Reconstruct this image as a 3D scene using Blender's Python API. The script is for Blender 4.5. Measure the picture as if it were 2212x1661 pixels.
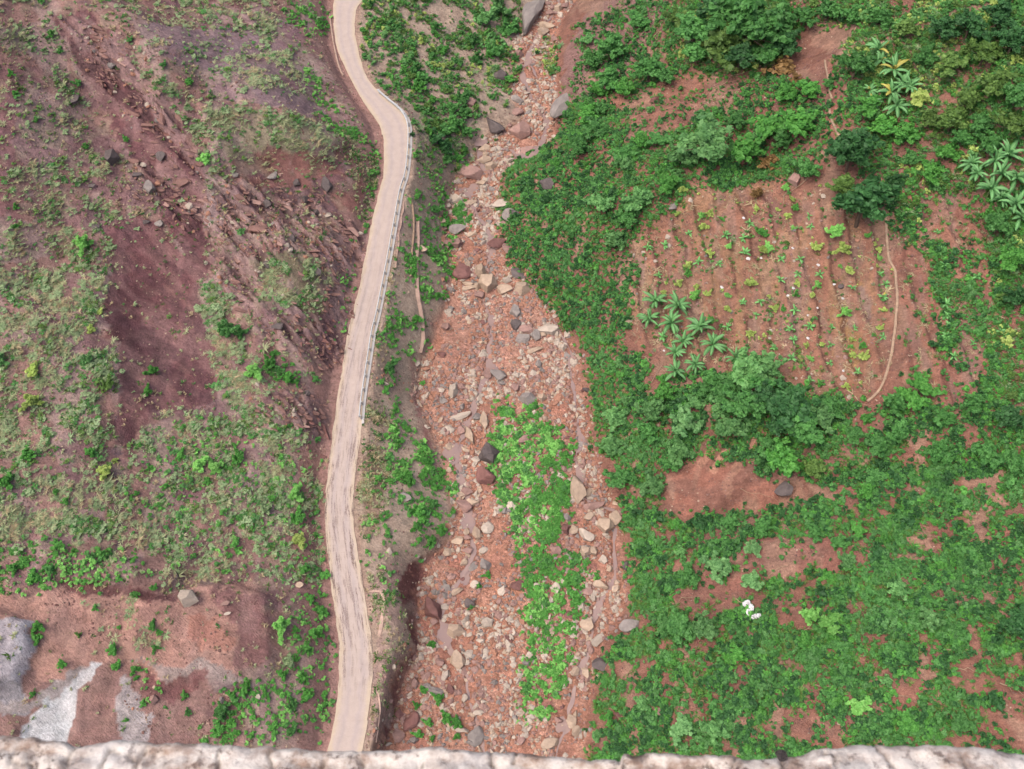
import bpy, bmesh, math, random
import numpy as np
from mathutils import Vector, Matrix, Euler

for o in list(bpy.data.objects):
    bpy.data.objects.remove(o, do_unlink=True)
SC = bpy.context.scene
COL = SC.collection
R = math.radians

# ------------------------------------------------------------------ camera
PITCH = R(56.0)            # below the horizon
CAMZ = 135.0
HFOV = R(50.0)
PW, PH = 2212.0, 1661.0    # layout sketch units (photo reduced to 2212 x 1661)
FPX = (PW / 2) / math.tan(HFOV / 2)
cam_d = bpy.data.cameras.new('camera')
cam_d.sensor_width = 36.0
cam_d.lens = 18.0 / math.tan(HFOV / 2)
cam_d.clip_start = 0.05
cam_d.clip_end = 3000.0
cam_d.dof.use_dof = True
cam_d.dof.focus_distance = 150.0
cam_d.dof.aperture_fstop = 14.0
cam = bpy.data.objects.new('camera', cam_d)
cam.location = (0, 0, CAMZ)
cam.rotation_euler = (math.pi / 2 - PITCH, 0, 0)
COL.objects.link(cam)
SC.camera = cam

# ------------------------------------------------------------------ sky, sun, exposure
SUN_EL, SUN_AZ = R(64), R(238)     # bright overcast
w = bpy.data.worlds.new('World'); SC.world = w; w.use_nodes = True
nt = w.node_tree; bg = nt.nodes['Background']
sky = nt.nodes.new('ShaderNodeTexSky'); sky.sky_type = 'NISHITA'; sky.sun_disc = False
sky.sun_elevation = SUN_EL; sky.sun_rotation = SUN_AZ
sky.dust_density = 6.0; sky.air_density = 0.7; sky.ozone_density = 0.5
nt.links.new(sky.outputs[0], bg.inputs[0]); bg.inputs[1].default_value = 0.15
sd = bpy.data.lights.new('sun', 'SUN'); sd.energy = 1.1; sd.angle = R(50); sd.color = (1.0, 0.95, 0.88)
sun = bpy.data.objects.new('sun', sd); COL.objects.link(sun)
sdir = Vector((math.sin(SUN_AZ) * math.cos(SUN_EL), math.cos(SUN_AZ) * math.cos(SUN_EL), math.sin(SUN_EL)))
sun.rotation_euler = sdir.to_track_quat('Z', 'Y').to_euler()
vs = SC.view_settings
vs.view_transform = 'Standard'; vs.look = 'None'; vs.exposure = 0.78; vs.gamma = 1.0; vs.use_curve_mapping = False
SC.cycles.use_denoising = True; SC.cycles.denoising_prefilter = 'ACCURATE'; SC.cycles.denoising_input_passes = 'RGB_ALBEDO_NORMAL'
SC.cycles.use_adaptive_sampling = True; SC.cycles.adaptive_threshold = 0.03
SC.cycles.max_bounces = 4; SC.cycles.diffuse_bounces = 2; SC.cycles.glossy_bounces = 2
SC.cycles.transmission_bounces = 2; SC.cycles.transparent_max_bounces = 4

# ------------------------------------------------------------------ helpers
rng = np.random.default_rng(7)
random.seed(7)
def lin(c):
    c = np.asarray(c, float) / 255.0
    return np.where(c <= 0.04045, c / 12.92, ((c + 0.055) / 1.055) ** 2.4)
GAIN = 0.62                       # picture value -> surface albedo
def alb(c, a=1.0):
    v = lin(c) * GAIN
    return (float(v[0]), float(v[1]), float(v[2]), a)

_T = rng.random((256, 256))
def vnoise(x, y, seed=0):
    x = np.asarray(x, float) + seed * 17.31; y = np.asarray(y, float) + seed * 9.77
    xi = np.floor(x).astype(int); yi = np.floor(y).astype(int)
    fx = x - xi; fy = y - yi
    fx = fx * fx * (3 - 2 * fx); fy = fy * fy * (3 - 2 * fy)
    a = _T[xi & 255, yi & 255]; b = _T[(xi + 1) & 255, yi & 255]
    c = _T[xi & 255, (yi + 1) & 255]; d = _T[(xi + 1) & 255, (yi + 1) & 255]
    return (a * (1 - fx) + b * fx) * (1 - fy) + (c * (1 - fx) + d * fx) * fy
def fbm(x, y, octs=4, seed=0, gain=0.5):
    s = 0; a = 1; t = 0
    for i in range(octs):
        s = s + a * vnoise(x * 2 ** i, y * 2 ** i, seed + i * 3); t += a; a *= gain
    return s / t
def sstep(a, b, x):
    t = np.clip((x - a) / (b - a), 0, 1)
    return t * t * (3 - 2 * t)

def ray(px, py):
    """direction of a sketch point as seen from where the photographer stood"""
    cx = (np.asarray(px, float) - PW / 2) / FPX
    cy = -(np.asarray(py, float) - PH / 2) / FPX
    sp, cp = math.sin(PITCH), math.cos(PITCH)
    return cx, cp + cy * sp, -sp + cy * cp

# ------------------------------------------------------------------ terrain: the valley
GRAD = 0.08
def zfloor(y): return GRAD * (y - 44.0)
def hroad(y): return 6.0 + 5.0 * sstep(40, 170, y)
def on_surface(pts, fz):
    """sketch points to plan points on the surface z = fz(y)"""
    P = np.asarray(pts, float)
    dx, dy, dz = ray(P[:, 0], P[:, 1])
    t = np.full(len(P), 100.0)
    for _ in range(30):
        t = (fz(dy * t) - CAMZ) / dz
    return np.stack([dx * t, dy * t], 1)

ROAD_L = [(770,-60),(740,-28),(722,0),(720,40),(727,100),(747,150),(773,200),(806,250),(824,283),(829,320),(829,375),(815,430),(799,500),(789,553),(776,620),(762,675),(751,720),(740,790),(728,870),(718,940),(705,1050),(701,1110),(706,1170),(716,1273),(729,1373),(733,1439),(725,1539),(713,1599),(700,1661),(690,1720)]
ROAD_R = [(850,-60),(810,-28),(782,0),(768,30),(768,80),(784,145),(806,185),(838,215),(868,240),(884,268),(886,310),(880,375),(868,415),(856,480),(843,553),(828,630),(818,680),(808,720),(797,790),(785,870),(779,940),(765,1050),(763,1110),(771,1180),(786,1273),(801,1373),(805,1439),(796,1539),(786,1599),(776,1661),(766,1720)]
BED_L = [(1205,-60),(1175,0),(1130,60),(1110,130),(1112,200),(1130,260),(1050,305),(985,380),(975,430),(962,520),(975,600),(965,660),(930,740),(908,800),(902,860),(930,920),(955,980),(965,1050),(985,1110),(975,1160),(905,1230),(900,1330),(905,1400),(870,1470),(832,1600),(820,1661),(810,1720)]
BED_R = [(1270,-60),(1240,0),(1205,60),(1190,120),(1205,190),(1203,250),(1190,310),(1110,350),(1070,400),(1090,450),(1092,540),(1130,600),(1190,660),(1240,760),(1265,850),(1272,950),(1290,1040),(1345,1110),(1352,1230),(1335,1320),(1290,1410),(1275,1500),(1262,1600),(1255,1661),(1250,1720)]
def mono(P):
    P = P[np.argsort(P[:, 1])]
    return P
froad = lambda y: zfloor(y) + hroad(y)
RL = mono(on_surface(ROAD_L, froad)); RR = mono(on_surface(ROAD_R, froad))
BL = mono(on_surface(BED_L, zfloor)); BR = mono(on_surface(BED_R, zfloor))

X0, X1, Y0, Y1, DG = -112.0, 116.0, 8.0, 200.0, 0.27
gx = np.arange(X0, X1, DG); gy = np.arange(Y0, Y1, DG)
NX, NY = len(gx), len(gy)
GX, GY = np.meshgrid(gx, gy)      # [iy, ix]
rl = np.interp(GY, RL[:, 1], RL[:, 0]); rr = np.interp(GY, RR[:, 1], RR[:, 0])
bl = np.interp(GY, BL[:, 1], BL[:, 0]); br = np.interp(GY, BR[:, 1], BR[:, 0])
br = np.where(GY < BR[0, 1], BR[0, 0], br)
zf = zfloor(GY); hr = hroad(GY)
n1 = fbm(GX / 23, GY / 23, 4, 1) - 0.5
n2 = fbm(GX / 6, GY / 6, 4, 2) - 0.5
n3 = fbm(GX / 1.7, GY / 1.7, 3, 3) - 0.5
# creek bed
Z = zf + n2 * 0.7 + n3 * 0.35
# bank and terrace between creek bed and road
t = np.clip((bl - GX) / np.maximum(bl - (rr + 0.8), 0.5), 0, 1)
pw = 1.0 + 2.4 * sstep(75, 50, GY)
bank = hr * (1 - (1 - t) ** pw)
inbank = (GX < bl) & (GX > rr)
Z = np.where(inbank, zf + bank + (n2 * 1.0 + n3 * 0.45) * np.sin(np.pi * np.clip(t, 0, 1)) ** 0.6, Z)
# left hillside above the road
dl = np.maximum(rl - 1.3 - GX, 0)
slopeL = 0.40 + 0.16 * sstep(60, 140, GY)
hillL = slopeL * dl + 2.2 * (1 - np.exp(-dl / 2.0)) + n1 * 10 * sstep(4, 30, dl) + n2 * 1.6 * sstep(1, 8, dl) + n3 * 0.45 * sstep(0.5, 3, dl)
Z = np.where(GX <= rr, zf + hr + hillL, Z)
# right hillside
dr = np.maximum(GX - br, 0)
slopeR = 0.36 + 0.10 * sstep(80, 150, GY)
hillR = slopeR * dr + 1.3 * (1 - np.exp(-dr / 1.5)) + n1 * 9 * sstep(4, 26, dr) + n2 * 1.5 * sstep(1, 7, dr) + n3 * 0.5
Z = np.where(GX >= br, zf + hillR, Z)

def bilin(F, x, y):
    u = np.clip((np.asarray(x) - X0) / DG, 0, NX - 1.001); v = np.clip((np.asarray(y) - Y0) / DG, 0, NY - 1.001)
    i = u.astype(int); j = v.astype(int); fu = u - i; fv = v - j
    return (F[j, i] * (1 - fu) + F[j, i + 1] * fu) * (1 - fv) + (F[j + 1, i] * (1 - fu) + F[j + 1, i + 1] * fu) * fv
def hit(px, py, h=0.0):
    """plan point under a sketch point: where the line of sight is h metres above the ground"""
    px = np.atleast_1d(np.asarray(px, float)); py = np.atleast_1d(np.asarray(py, float))
    dx, dy, dz = ray(px, py)
    h = np.broadcast_to(np.asarray(h, float), px.shape)
    t = np.full(px.shape, 40.0); lo = t.copy(); done = np.zeros(px.shape, bool)
    for _ in range(320):
        below = (CAMZ + dz * t) < bilin(Z, dx * t, dy * t) + h
        done |= below
        lo = np.where(done, lo, t)
        if done.all(): break
        t = np.where(done, t, t + 0.8)
    hi = lo + 0.8
    for _ in range(14):
        m = (lo + hi) / 2
        below = (CAMZ + dz * m) < bilin(Z, dx * m, dy * m) + h
        hi = np.where(below, m, hi); lo = np.where(below, lo, m)
    x = dx * hi; y = dy * hi
    return x, y, bilin(Z, x, y), hi
def hit1(px, py, h=0.0):
    x, y, z, d = hit(px, py, h)
    return float(x[0]), float(y[0]), float(z[0]), float(d[0])

# broad land forms: (sketch x, y, radius x, radius y, turn, height)
FORMS = [
 (610,285, 11, 6.5, -25, 3.8),    # grassy spur above the bend
 (620,420, 8, 6, -10, -2.2),      # hollow under the scarp
 (630,610, 5.5, 6.5, 0, 3.0),     # olive mound
 (360,210, 4.5, 16, 40, 3.2),     # crest running down from the top left
 (250,230, 7, 15, 40, -2.6),      # dark scarp left of it
 (700,235, 4, 9, 30, -2.0),       # green gully into the bend
 (330,700, 5, 13, 5, -1.8),       # maroon chute
 (615,880, 5, 3, -20, 1.8),       # small rock nose
 (250,1278, 14, 3, 0, 0.6),     # ledge low on the left
 (30,1420, 6.5, 5.5, 0, 1.0),     # grey block at the left edge
 (120,1510, 5, 6, -30, -0.5),   # white chute
 (540,1440, 6, 4, 0, 0.6),
 (1560,90, 13, 9, 0, 3.5),        # wooded knoll
 (1450,330, 10, 7, 20, 1.6),
 (1830,250, 4, 15, -12, 2.4),     # path ridge
 (1650,640, 13, 11, 0, 1.5),
 (1620,1090, 9, 2.2, 8, -1.4),    # red hollow
 (1640,1200, 12, 2.6, 5, 1.3),
 (1160,1080, 6.5, 16, -8, 0.8),   # green island between the two channels
]
fx, fy, _, _ = hit([f[0] for f in FORMS], [f[1] for f in FORMS])
offroad = sstep(0.2, 3.5, np.maximum(rl - GX, GX - rr))
for f, cx, cy in zip(FORMS, fx, fy):
    a = R(f[4]); ux = (GX - cx) * math.cos(a) + (GY - cy) * math.sin(a); uy = -(GX - cx) * math.sin(a) + (GY - cy) * math.cos(a)
    Z = Z + f[5] * np.exp(-(ux / f[2]) ** 2 - (uy / f[3]) ** 2) * offroad

# plan masks from sketch outlines
WX = (fbm(GX / 3.2, GY / 3.2, 3, 21) - 0.5) * 4.2 + (fbm(GX / 0.9, GY / 0.9, 2, 31) - 0.5) * 1.6
WY = (fbm(GX / 3.2, GY / 3.2, 3, 41) - 0.5) * 4.2 + (fbm(GX / 0.9, GY / 0.9, 2, 51) - 0.5) * 1.6
def blur(M, k):
    for _ in range(2):
        c = np.cumsum(np.pad(M, ((k + 1, k), (0, 0)), 'edge'), 0); M = (c[2 * k + 1:] - c[:-(2 * k + 1)]) / (2 * k + 1)
        c = np.cumsum(np.pad(M, ((0, 0), (k + 1, k)), 'edge'), 1); M = (c[:, 2 * k + 1:] - c[:, :-(2 * k + 1)]) / (2 * k + 1)
    return M
def area(poly, warp=1.0, soft=1):
    P = np.asarray(poly, float)
    # points just past the picture edges reach further out, so that the cover carries on there
    P = np.where(P < 6, P - 260, P); P[:, 0] = np.where(P[:, 0] > 2205, P[:, 0] + 420, P[:, 0]); P[:, 1] = np.where(P[:, 1] > 1650, P[:, 1] + 160, P[:, 1])
    n = 6; pts = []
    for i in range(len(P)):
        a = P[i]; b = P[(i + 1) % len(P)]
        for k in range(n): pts.append(a + (b - a) * k / n)
    pts = np.array(pts)
    x, y, _, _ = hit(pts[:, 0], np.clip(pts[:, 1], -330, 2400))
    m = 5
    i0, i1 = int(max((x.min() - X0 - m) / DG, 0)), int(min((x.max() - X0 + m) / DG, NX)); j0, j1 = int(max((y.min() - Y0 - m) / DG, 0)), int(min((y.max() - Y0 + m) / DG, NY))
    M = np.zeros((NY, NX))
    if i1 <= i0 or j1 <= j0: return M
    sx = GX[j0:j1, i0:i1] + WX[j0:j1, i0:i1] * warp; sy = GY[j0:j1, i0:i1] + WY[j0:j1, i0:i1] * warp
    ins = np.zeros(sx.shape, bool)
    for i in range(len(x)):
        xa, ya = x[i], y[i]; xb, yb = x[(i + 1) % len(x)], y[(i + 1) % len(x)]
        if ya == yb: continue
        c = ((ya > sy) != (yb > sy)) & (sx < (xb - xa) * (sy - ya) / (yb - ya) + xa)
        ins ^= c
    M[j0:j1, i0:i1] = ins
    return blur(M, soft) if soft else M

# ledges and small cliffs low on the left: (lift, outline)
for lift, pl in [(1.5, [(0,1330),(50,1335),(66,1400),(44,1480),(0,1510)]),
                 (1.0, [(300,1285),(480,1260),(590,1290),(602,1430),(585,1472),(525,1478),(465,1500),(432,1488),(320,1440),(270,1410)]),
                 (1.1, [(120,1200),(400,1215),(395,1262),(140,1254)]), (-.4, [(195,1425),(225,1440),(178,1480),(160,1560),(140,1640),(20,1650),(40,1560),(120,1490)]),
                 (1.3, [(420,215),(560,232),(700,262),(765,322),(700,352),(600,345),(470,335)])]:
    Z = Z + lift * area(pl, .5, 1) * offroad
# rilled rock: real furrows running down towards the road
ROCK = [
 [(430,390),(520,380),(620,395),(700,400),(740,470),(790,500),(775,600),(745,760),(700,800),(640,760),(560,700),(480,620),(440,520)],
 [(530,835),(620,840),(700,860),(705,930),(660,935),(560,890)],
 [(240,330),(330,340),(430,440),(440,520),(380,480),(300,410)],
 [(120,40),(200,30),(330,180),(430,340),(430,400),(330,300),(220,200)],
]
rockm = np.zeros((NY, NX))
for p in ROCK: rockm = np.maximum(rockm, area(p, 1.0, 3))
mound = area([(530,560),(640,550),(720,590),(710,660),(650,690),(570,650)], 1.0, 3)
rockm = rockm * (1 - 0.8 * mound)
ang = R(-38)
ua = GX * math.cos(ang) + GY * math.sin(ang); va = -GX * math.sin(ang) + GY * math.cos(ang)
rg = 1 - np.abs(2 * fbm(ua / 9 + n2 * 2.0, va / 1.5 + n1 * 5, 3, 61) - 1)
rg2 = 1 - np.abs(2 * fbm(ua / 4 + n2 * 1.0, va / 0.8 + n1 * 4, 2, 71) - 1)
rg3 = 1 - np.abs(2 * fbm(ua / 1.6 + n2 * 1.5, va / 0.7 + n1 * 4, 2, 75) - 1)
Z = Z + rockm * ((rg - 0.75) * 3.0 + (rg2 - 0.7) * 2.0 + (rg3 - .7) * 0.7 + n3 * 0.7)
Z = Z + (fbm(GX / 1.1, GY / 3.0, 3, 81) - 0.5) * 0.5 * sstep(3, 8, dl) * (1 - rockm)
# planted field: low steps along the contour
FIELD = [(1400,480),(1500,425),(1640,400),(1780,420),(1900,470),(1930,600),(1920,780),(1860,860),(1700,860),(1560,790),(1450,790),(1370,690),(1350,600)]
FURR = [(1950,400),(2080,400),(2150,560),(2160,860),(2000,860),(1940,800),(1955,620)]
fieldm = area(FIELD, 1.0, 3); furrm = area(FURR, 1.0, 3)
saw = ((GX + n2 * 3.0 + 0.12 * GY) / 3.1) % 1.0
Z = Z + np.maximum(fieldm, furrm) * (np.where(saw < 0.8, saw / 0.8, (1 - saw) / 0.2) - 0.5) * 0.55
saw2 = ((GX * 0.75 - GY * 0.66 + n2 * 3.0) / 4.6) % 1.0
lowr = area([(1440,900),(1850,900),(1900,1100),(1700,1600),(1380,1600),(1380,1100)], 1.0, 6)
Z = Z + lowr * (np.where(saw2 < 0.75, saw2 / 0.75, (1 - saw2) / 0.25) - 0.5) * 0.6

# streams are let into the bed
STREAMS = {
 'left': ([(1215,-40),(1205,0),(1197,35),(1170,62),(1145,105),(1136,135),(1126,165),(1146,195),(1168,232),(1178,270),(1172,305),(1145,330),(1090,322),(1042,318),(1036,345),(1046,368),(1030,395),(1010,414),(1020,440),(1035,470),(1058,510),(1062,540),(1048,580),(1042,610),(1055,680),(1060,720),(1054,770),(1062,795),(1030,855),(1020,900),(1002,940),(982,975),(990,1020),(1010,1060),(1015,1110),(1022,1180),(1005,1230),(978,1268),(950,1295),(958,1340),(965,1390),(1000,1440),(1018,1500),(1030,1560),(1048,1640),(1060,1720)],
          [.7,.7,.5,.6,.8,.6,.5,.6,.7,.9,.9,.6,.5,.7,1.0,.8,.6,1.3,.8,.5,.8,.9,.5,.4,.5,.5,.4,.7,.5,.6,.5,.8,.6,.7,.7,.5,.6,.6,.5,.5,.7,.4,.35,.3,.3,.3]),
 'braid': ([(1140,122),(1153,150),(1160,180),(1172,205)], [.3,.35,.35,.3]),
 'right': ([(1195,690),(1222,740),(1234,790),(1241,840),(1247,900),(1251,950),(1246,990),(1250,1030),(1264,1066),(1290,1090),(1322,1105),(1324,1150),(1326,1210),(1326,1250),(1298,1300),(1278,1345),(1266,1400),(1258,1440),(1242,1490),(1228,1550),(1210,1600),(1195,1661),(1180,1720)],
           [.25,.3,.4,.5,.4,.6,.45,.5,.35,.3,.4,.4,.5,.4,.5,.45,.6,.5,.45,.5,.6,.5,.5]),
}
POOLS = [(980,976,24,20),(1064,798,11,10),(1035,840,9,10),(960,1376,20,24),(1012,1128,15,18),(1006,1245,13,18),(1072,686,0,0),(1030,396,0,0),(1012,415,22,12),(1035,445,14,18),(1062,512,8,18),(1062,690,10,12),(995,1046,12,14),(948,1297,14,13),(1258,1445,15,12),(1322,1262,12,9),(1213,1565,12,14),(1040,310,12,14)]
Zs = blur(Z, 4)
stream_geo = {}
cdist = np.full((NY, NX), 9.0)
for nm, (pl, wd) in STREAMS.items():
    pts = np.array(pl, float)
    x, y, _, _ = hit(pts[:, 0], pts[:, 1])
    s = np.r_[0, np.cumsum(np.hypot(np.diff(x), np.diff(y)))]
    ss = np.arange(0, s[-1], 0.45)
    xx = np.interp(ss, s, x) + (fbm(ss / 2.5, ss * 0 + 3, 3, 5) - 0.5) * 1.3
    yy = np.interp(ss, s, y) + (fbm(ss / 2.5, ss * 0 + 9, 3, 6) - 0.5) * 1.3
    ww = np.interp(ss, s, wd) * np.clip(-0.35 + 2.3 * fbm(ss / 1.6, ss * 0, 3, 8), 0.12, 1.5) * 0.85
    zz = np.convolve(np.pad(bilin(Zs, xx, yy), 6, 'edge'), np.ones(13) / 13, 'valid') - 0.12
    stream_geo[nm] = (xx, yy, ww, zz)
    for k in range(len(xx)):
        i0 = max(int((xx[k] - 3 - X0) / DG), 0); i1 = int((xx[k] + 3 - X0) / DG); j0 = max(int((yy[k] - 3 - Y0) / DG), 0); j1 = int((yy[k] + 3 - Y0) / DG)
        if i1 >= NX or j1 >= NY: continue
        d = np.hypot(GX[j0:j1, i0:i1] - xx[k], GY[j0:j1, i0:i1] - yy[k])
        wt = np.exp(-np.maximum(d - ww[k], 0) ** 2 / 0.9)
        Zt = zz[k] - 0.22 * np.exp(-(d / (ww[k] + 0.35)) ** 2) + 0.16 * sstep(ww[k] * 0.6, ww[k] * 1.6, d) + n3[j0:j1, i0:i1] * 0.35
        Z[j0:j1, i0:i1] = np.where(d < 2.6, Z[j0:j1, i0:i1] * (1 - wt) + np.minimum(Zt, Z[j0:j1, i0:i1]) * wt, Z[j0:j1, i0:i1])
        cdist[j0:j1, i0:i1] = np.minimum(cdist[j0:j1, i0:i1], d)
pool_geo = []
for (px, py, rx, ry) in POOLS:
    if rx == 0: continue
    x, y, z, d = hit1(px, py); sc = d / FPX * 1.0
    zl = float(bilin(Zs, x, y)) - 0.16
    pool_geo.append((x, y, zl, rx * sc, ry * sc * 1.15))
    e = np.hypot((GX - x) / (rx * sc), (GY - y) / (ry * sc * 1.15)) + n3 * 0.5
    Z = np.where(e < 1.0, np.minimum(Z, zl - 0.12), np.where(e < 1.6, Z * (e - 1) / 0.6 + np.minimum(Z, zl + 0.1) * (1.6 - e) / 0.6, Z))
# road bench
onroad = (GX > rl - 0.7) & (GX < rr + 0.7)
Z = np.where(onroad, zf + hr - 0.10, Z)

# ------------------------------------------------------------------ ground colour (real soil and rock colours)
def mixin(C, m, c):
    return C * (1 - m[..., None]) + m[..., None] * (lin(c) * GAIN)[None, None, :]
C = np.zeros((NY, NX, 3)) + (lin((146,104,88)) * GAIN)
leftm = sstep(-0.5, 0.5, rr - GX)
C = mixin(C, leftm, (152,116,104))
terr = blur(((GX < bl) & (GX > rr)).astype(float), 2)
C = mixin(C, terr, (184,162,142))
bedm = blur(((GX + WX * 0.5 > bl) & (GX + WX * 0.5 < br)).astype(float), 2)
C = mixin(C, bedm, (180,130,108))
SOIL = [
 ((126,88,84), .9, [(110,30),(200,20),(260,110),(330,200),(420,330),(432,380),(440,500),(445,600),(410,600),(360,440),(300,370),(260,280),(200,170)]),
 ((142,114,112), .8, [(300,60),(560,20),(640,60),(700,240),(640,240),(480,210),(340,110)]),
 ((150,120,116), .8, [(370,130),(560,150),(650,190),(690,245),(600,235),(480,205)]),
 ((136,98,92), 1., [(340,0),(560,0),(540,50),(400,90),(300,50)]),
 ((156,140,114), .8, [(430,210),(560,240),(700,270),(755,325),(690,355),(560,330),(470,320)]),
 ((144,100,90), .8, [(470,335),(600,345),(750,330),(790,370),(792,440),(760,450),(700,430),(620,395),(450,385)]),
 ((146,114,106), .9, ROCK[0]),
 ((116,76,74), .5, [(350,355),(418,345),(440,480),(444,590),(400,575),(345,480)]),
 ((158,140,134), .4, [(425,378),(462,385),(468,470),(450,500),(436,470)]),
 ((120,92,90), .5, [(560,400),(640,390),(720,420),(740,470),(680,450),(600,430)]),
 ((162,130,120), .6, [(480,520),(560,500),(600,540),(540,560),(490,580)]),
 ((126,94,92), .6, [(640,690),(720,680),(740,740),(700,790),(650,750)]),
 ((166,148,142), .6, [(160,82),(180,84),(198,112),(185,118)]),
 ((132,100,100), .7, [(310,50),(420,60),(500,110),(480,130),(380,100)]),
 ((144,112,105), .9, ROCK[1]),
 ((128,116,90), .9, [(530,560),(640,550),(720,590),(710,660),(650,690),(570,650)]),
 ((124,86,80), .9, [(230,470),(330,480),(430,600),(440,700),(470,760),(480,850),(400,880),(310,870),(270,980),(230,960),(245,800),(220,620)]),
 ((98,80,78), .5, [(322,560),(336,565),(338,640),(342,720),(330,725),(326,640)]),
 ((104,84,82), .6, [(236,880),(252,890),(262,1000),(258,1100),(262,1190),(246,1190),(242,1080),(246,980)]),
 ((104,84,82), .6, [(200,560),(215,590),(222,680),(212,690),(204,620)]),
 ((118,76,72), .8, [(270,560),(330,560),(340,700),(300,720),(260,640)]),
 ((130,94,90), .9, [(0,120),(60,130),(130,260),(120,420),(60,480),(0,420)]),
 ((156,128,118), .9, [(0,440),(100,480),(120,560),(0,600)]),
 ((182,138,120), .9, [(0,1275),(300,1275),(560,1250),(600,1420),(430,1480),(200,1440),(80,1470),(60,1350),(0,1340)]),
 ((156,118,104), .9, [(640,960),(705,960),(700,1250),(640,1240)]),
 ((112,76,70), .5, [(130,1255),(260,1262),(390,1272),(385,1292),(150,1287)]),
 ((190,180,178), .4, [(0,1330),(50,1335),(66,1400),(44,1480),(0,1510)]),
 ((166,156,152), .6, [(0,1480),(44,1470),(60,1530),(0,1560)]),
 ((222,216,208), .5, [(195,1425),(225,1440),(178,1480),(160,1560),(140,1620),(20,1640),(40,1560),(120,1490)]),
 ((176,160,150), .6, [(0,1520),(70,1500),(150,1440),(190,1430),(110,1510),(0,1600)]),
 ((166,144,132), .7, [(280,1420),(420,1420),(440,1440),(560,1470),(460,1500),(430,1480)]),
 ((178,164,156), .8, [(255,1470),(290,1480),(335,1590),(280,1640),(240,1560)]),
 ((126,86,80), .6, [(310,1450),(440,1450),(430,1480),(380,1510),(310,1490)]),
 ((144,104,96), .8, [(480,1260),(590,1300),(600,1420),(540,1460),(500,1440),(510,1380)]),
 ((186,132,112), .9, [(400,1320),(480,1315),(500,1400),(420,1410)]),
 # terrace right of the road
 ((150,128,108), .6, [(790,870),(830,870),(835,1000),(815,1130),(790,1150),(775,1050)]),
 ((172,146,132), .6, [(800,1250),(850,1200),(868,1230),(862,1330),(880,1400),(850,1470),(830,1590),(790,1600),(812,1450)]),
 ((176,150,142), .35, [(862,430),(872,440),(868,490),(862,540),(852,560),(857,490)]),
 ((164,124,114), .25, [(884,755),(896,760),(905,830),(908,890),(935,950),(948,1010),(935,1000),(900,920),(893,840)]),
 ((122,82,76), .35, [(868,1236),(898,1206),(950,1196),(990,1170),(960,1215),(905,1265),(895,1330),(902,1385),(885,1440),(838,1600),(822,1610),(868,1440),(890,1390),(866,1320),(862,1270)]),
 # creek bed
 ((186,142,122), .9, [(1000,620),(1100,600),(1190,680),(1235,790),(1240,860),(1080,860),(960,900),(920,820),(950,700)]),
 ((194,140,114), .9, [(1070,1240),(1130,1250),(1140,1480),(1100,1500),(1050,1420),(1050,1320)]),
 ((170,120,102), .9, [(900,1230),(1000,1180),(1030,1300),(980,1420),(960,1600),(860,1620),(900,1400)]),
 ((150,106,94), .9, [(1075,870),(1150,870),(1230,960),(1245,1080),(1250,1130),(1230,1200),(1280,1230),(1260,1330),(1250,1430),(1200,1530),(1140,1560),(1125,1400),(1130,1300),(1100,1200),(1080,1080),(1065,960)]),
 # right hillside
 ((156,114,94), .9, FIELD),
 ((170,132,94), .9, [(1790,650),(1850,640),(1880,760),(1840,850),(1800,780)]),
 ((170,132,94), .9, [(1830,560),(1880,680),(1860,730),(1810,620)]),
 ((150,124,112), .9, [(1850,640),(1900,650),(1890,700),(1840,700)]),
 ((152,106,90), .9, FURR),
 ((156,112,94), .9, [(1260,230),(1400,160),(1600,150),(1660,200),(1560,240),(1440,300),(1330,300)]),
 ((144,112,104), .9, [(1215,120),(1290,20),(1330,-60),(1440,-60),(1420,60),(1400,110),(1300,220),(1220,230)]),
 ((162,112,94), .7, [(1440,1030),(1560,1000),(1750,1070),(1740,1095),(1560,1105),(1480,1120)]),
 ((154,108,94), .8, [(1430,1270),(1600,1170),(1780,1160),(1890,1180),(1860,1230),(1650,1260),(1560,1325),(1450,1325)]),
 ((188,140,116), .3, [(1508,1005),(1530,965),(1548,955),(1540,985),(1518,1015)]),
 ((188,140,116), .3, [(1535,1012),(1560,975),(1590,940),(1600,945),(1572,985),(1548,1020)]),
 ((188,140,116), .3, [(1558,1050),(1570,1018),(1628,940),(1642,948),(1584,1030),(1576,1085),(1566,1085)]),
 ((172,134,114), .8, [(1740,60),(1780,45),(1850,60),(1862,90),(1830,130),(1795,145),(1760,105)]),
 ((170,116,98), .4, [(1782,130),(1800,135),(1806,200),(1815,290),(1800,320),(1785,300),(1795,230)]),
 ((140,104,92), .9, [(1650,430),(1700,420),(1720,470),(1690,500),(1640,480)]),
]
for c, wq, p in SOIL:
    C = mixin(C, area(p, wq, 0), c)
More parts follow.
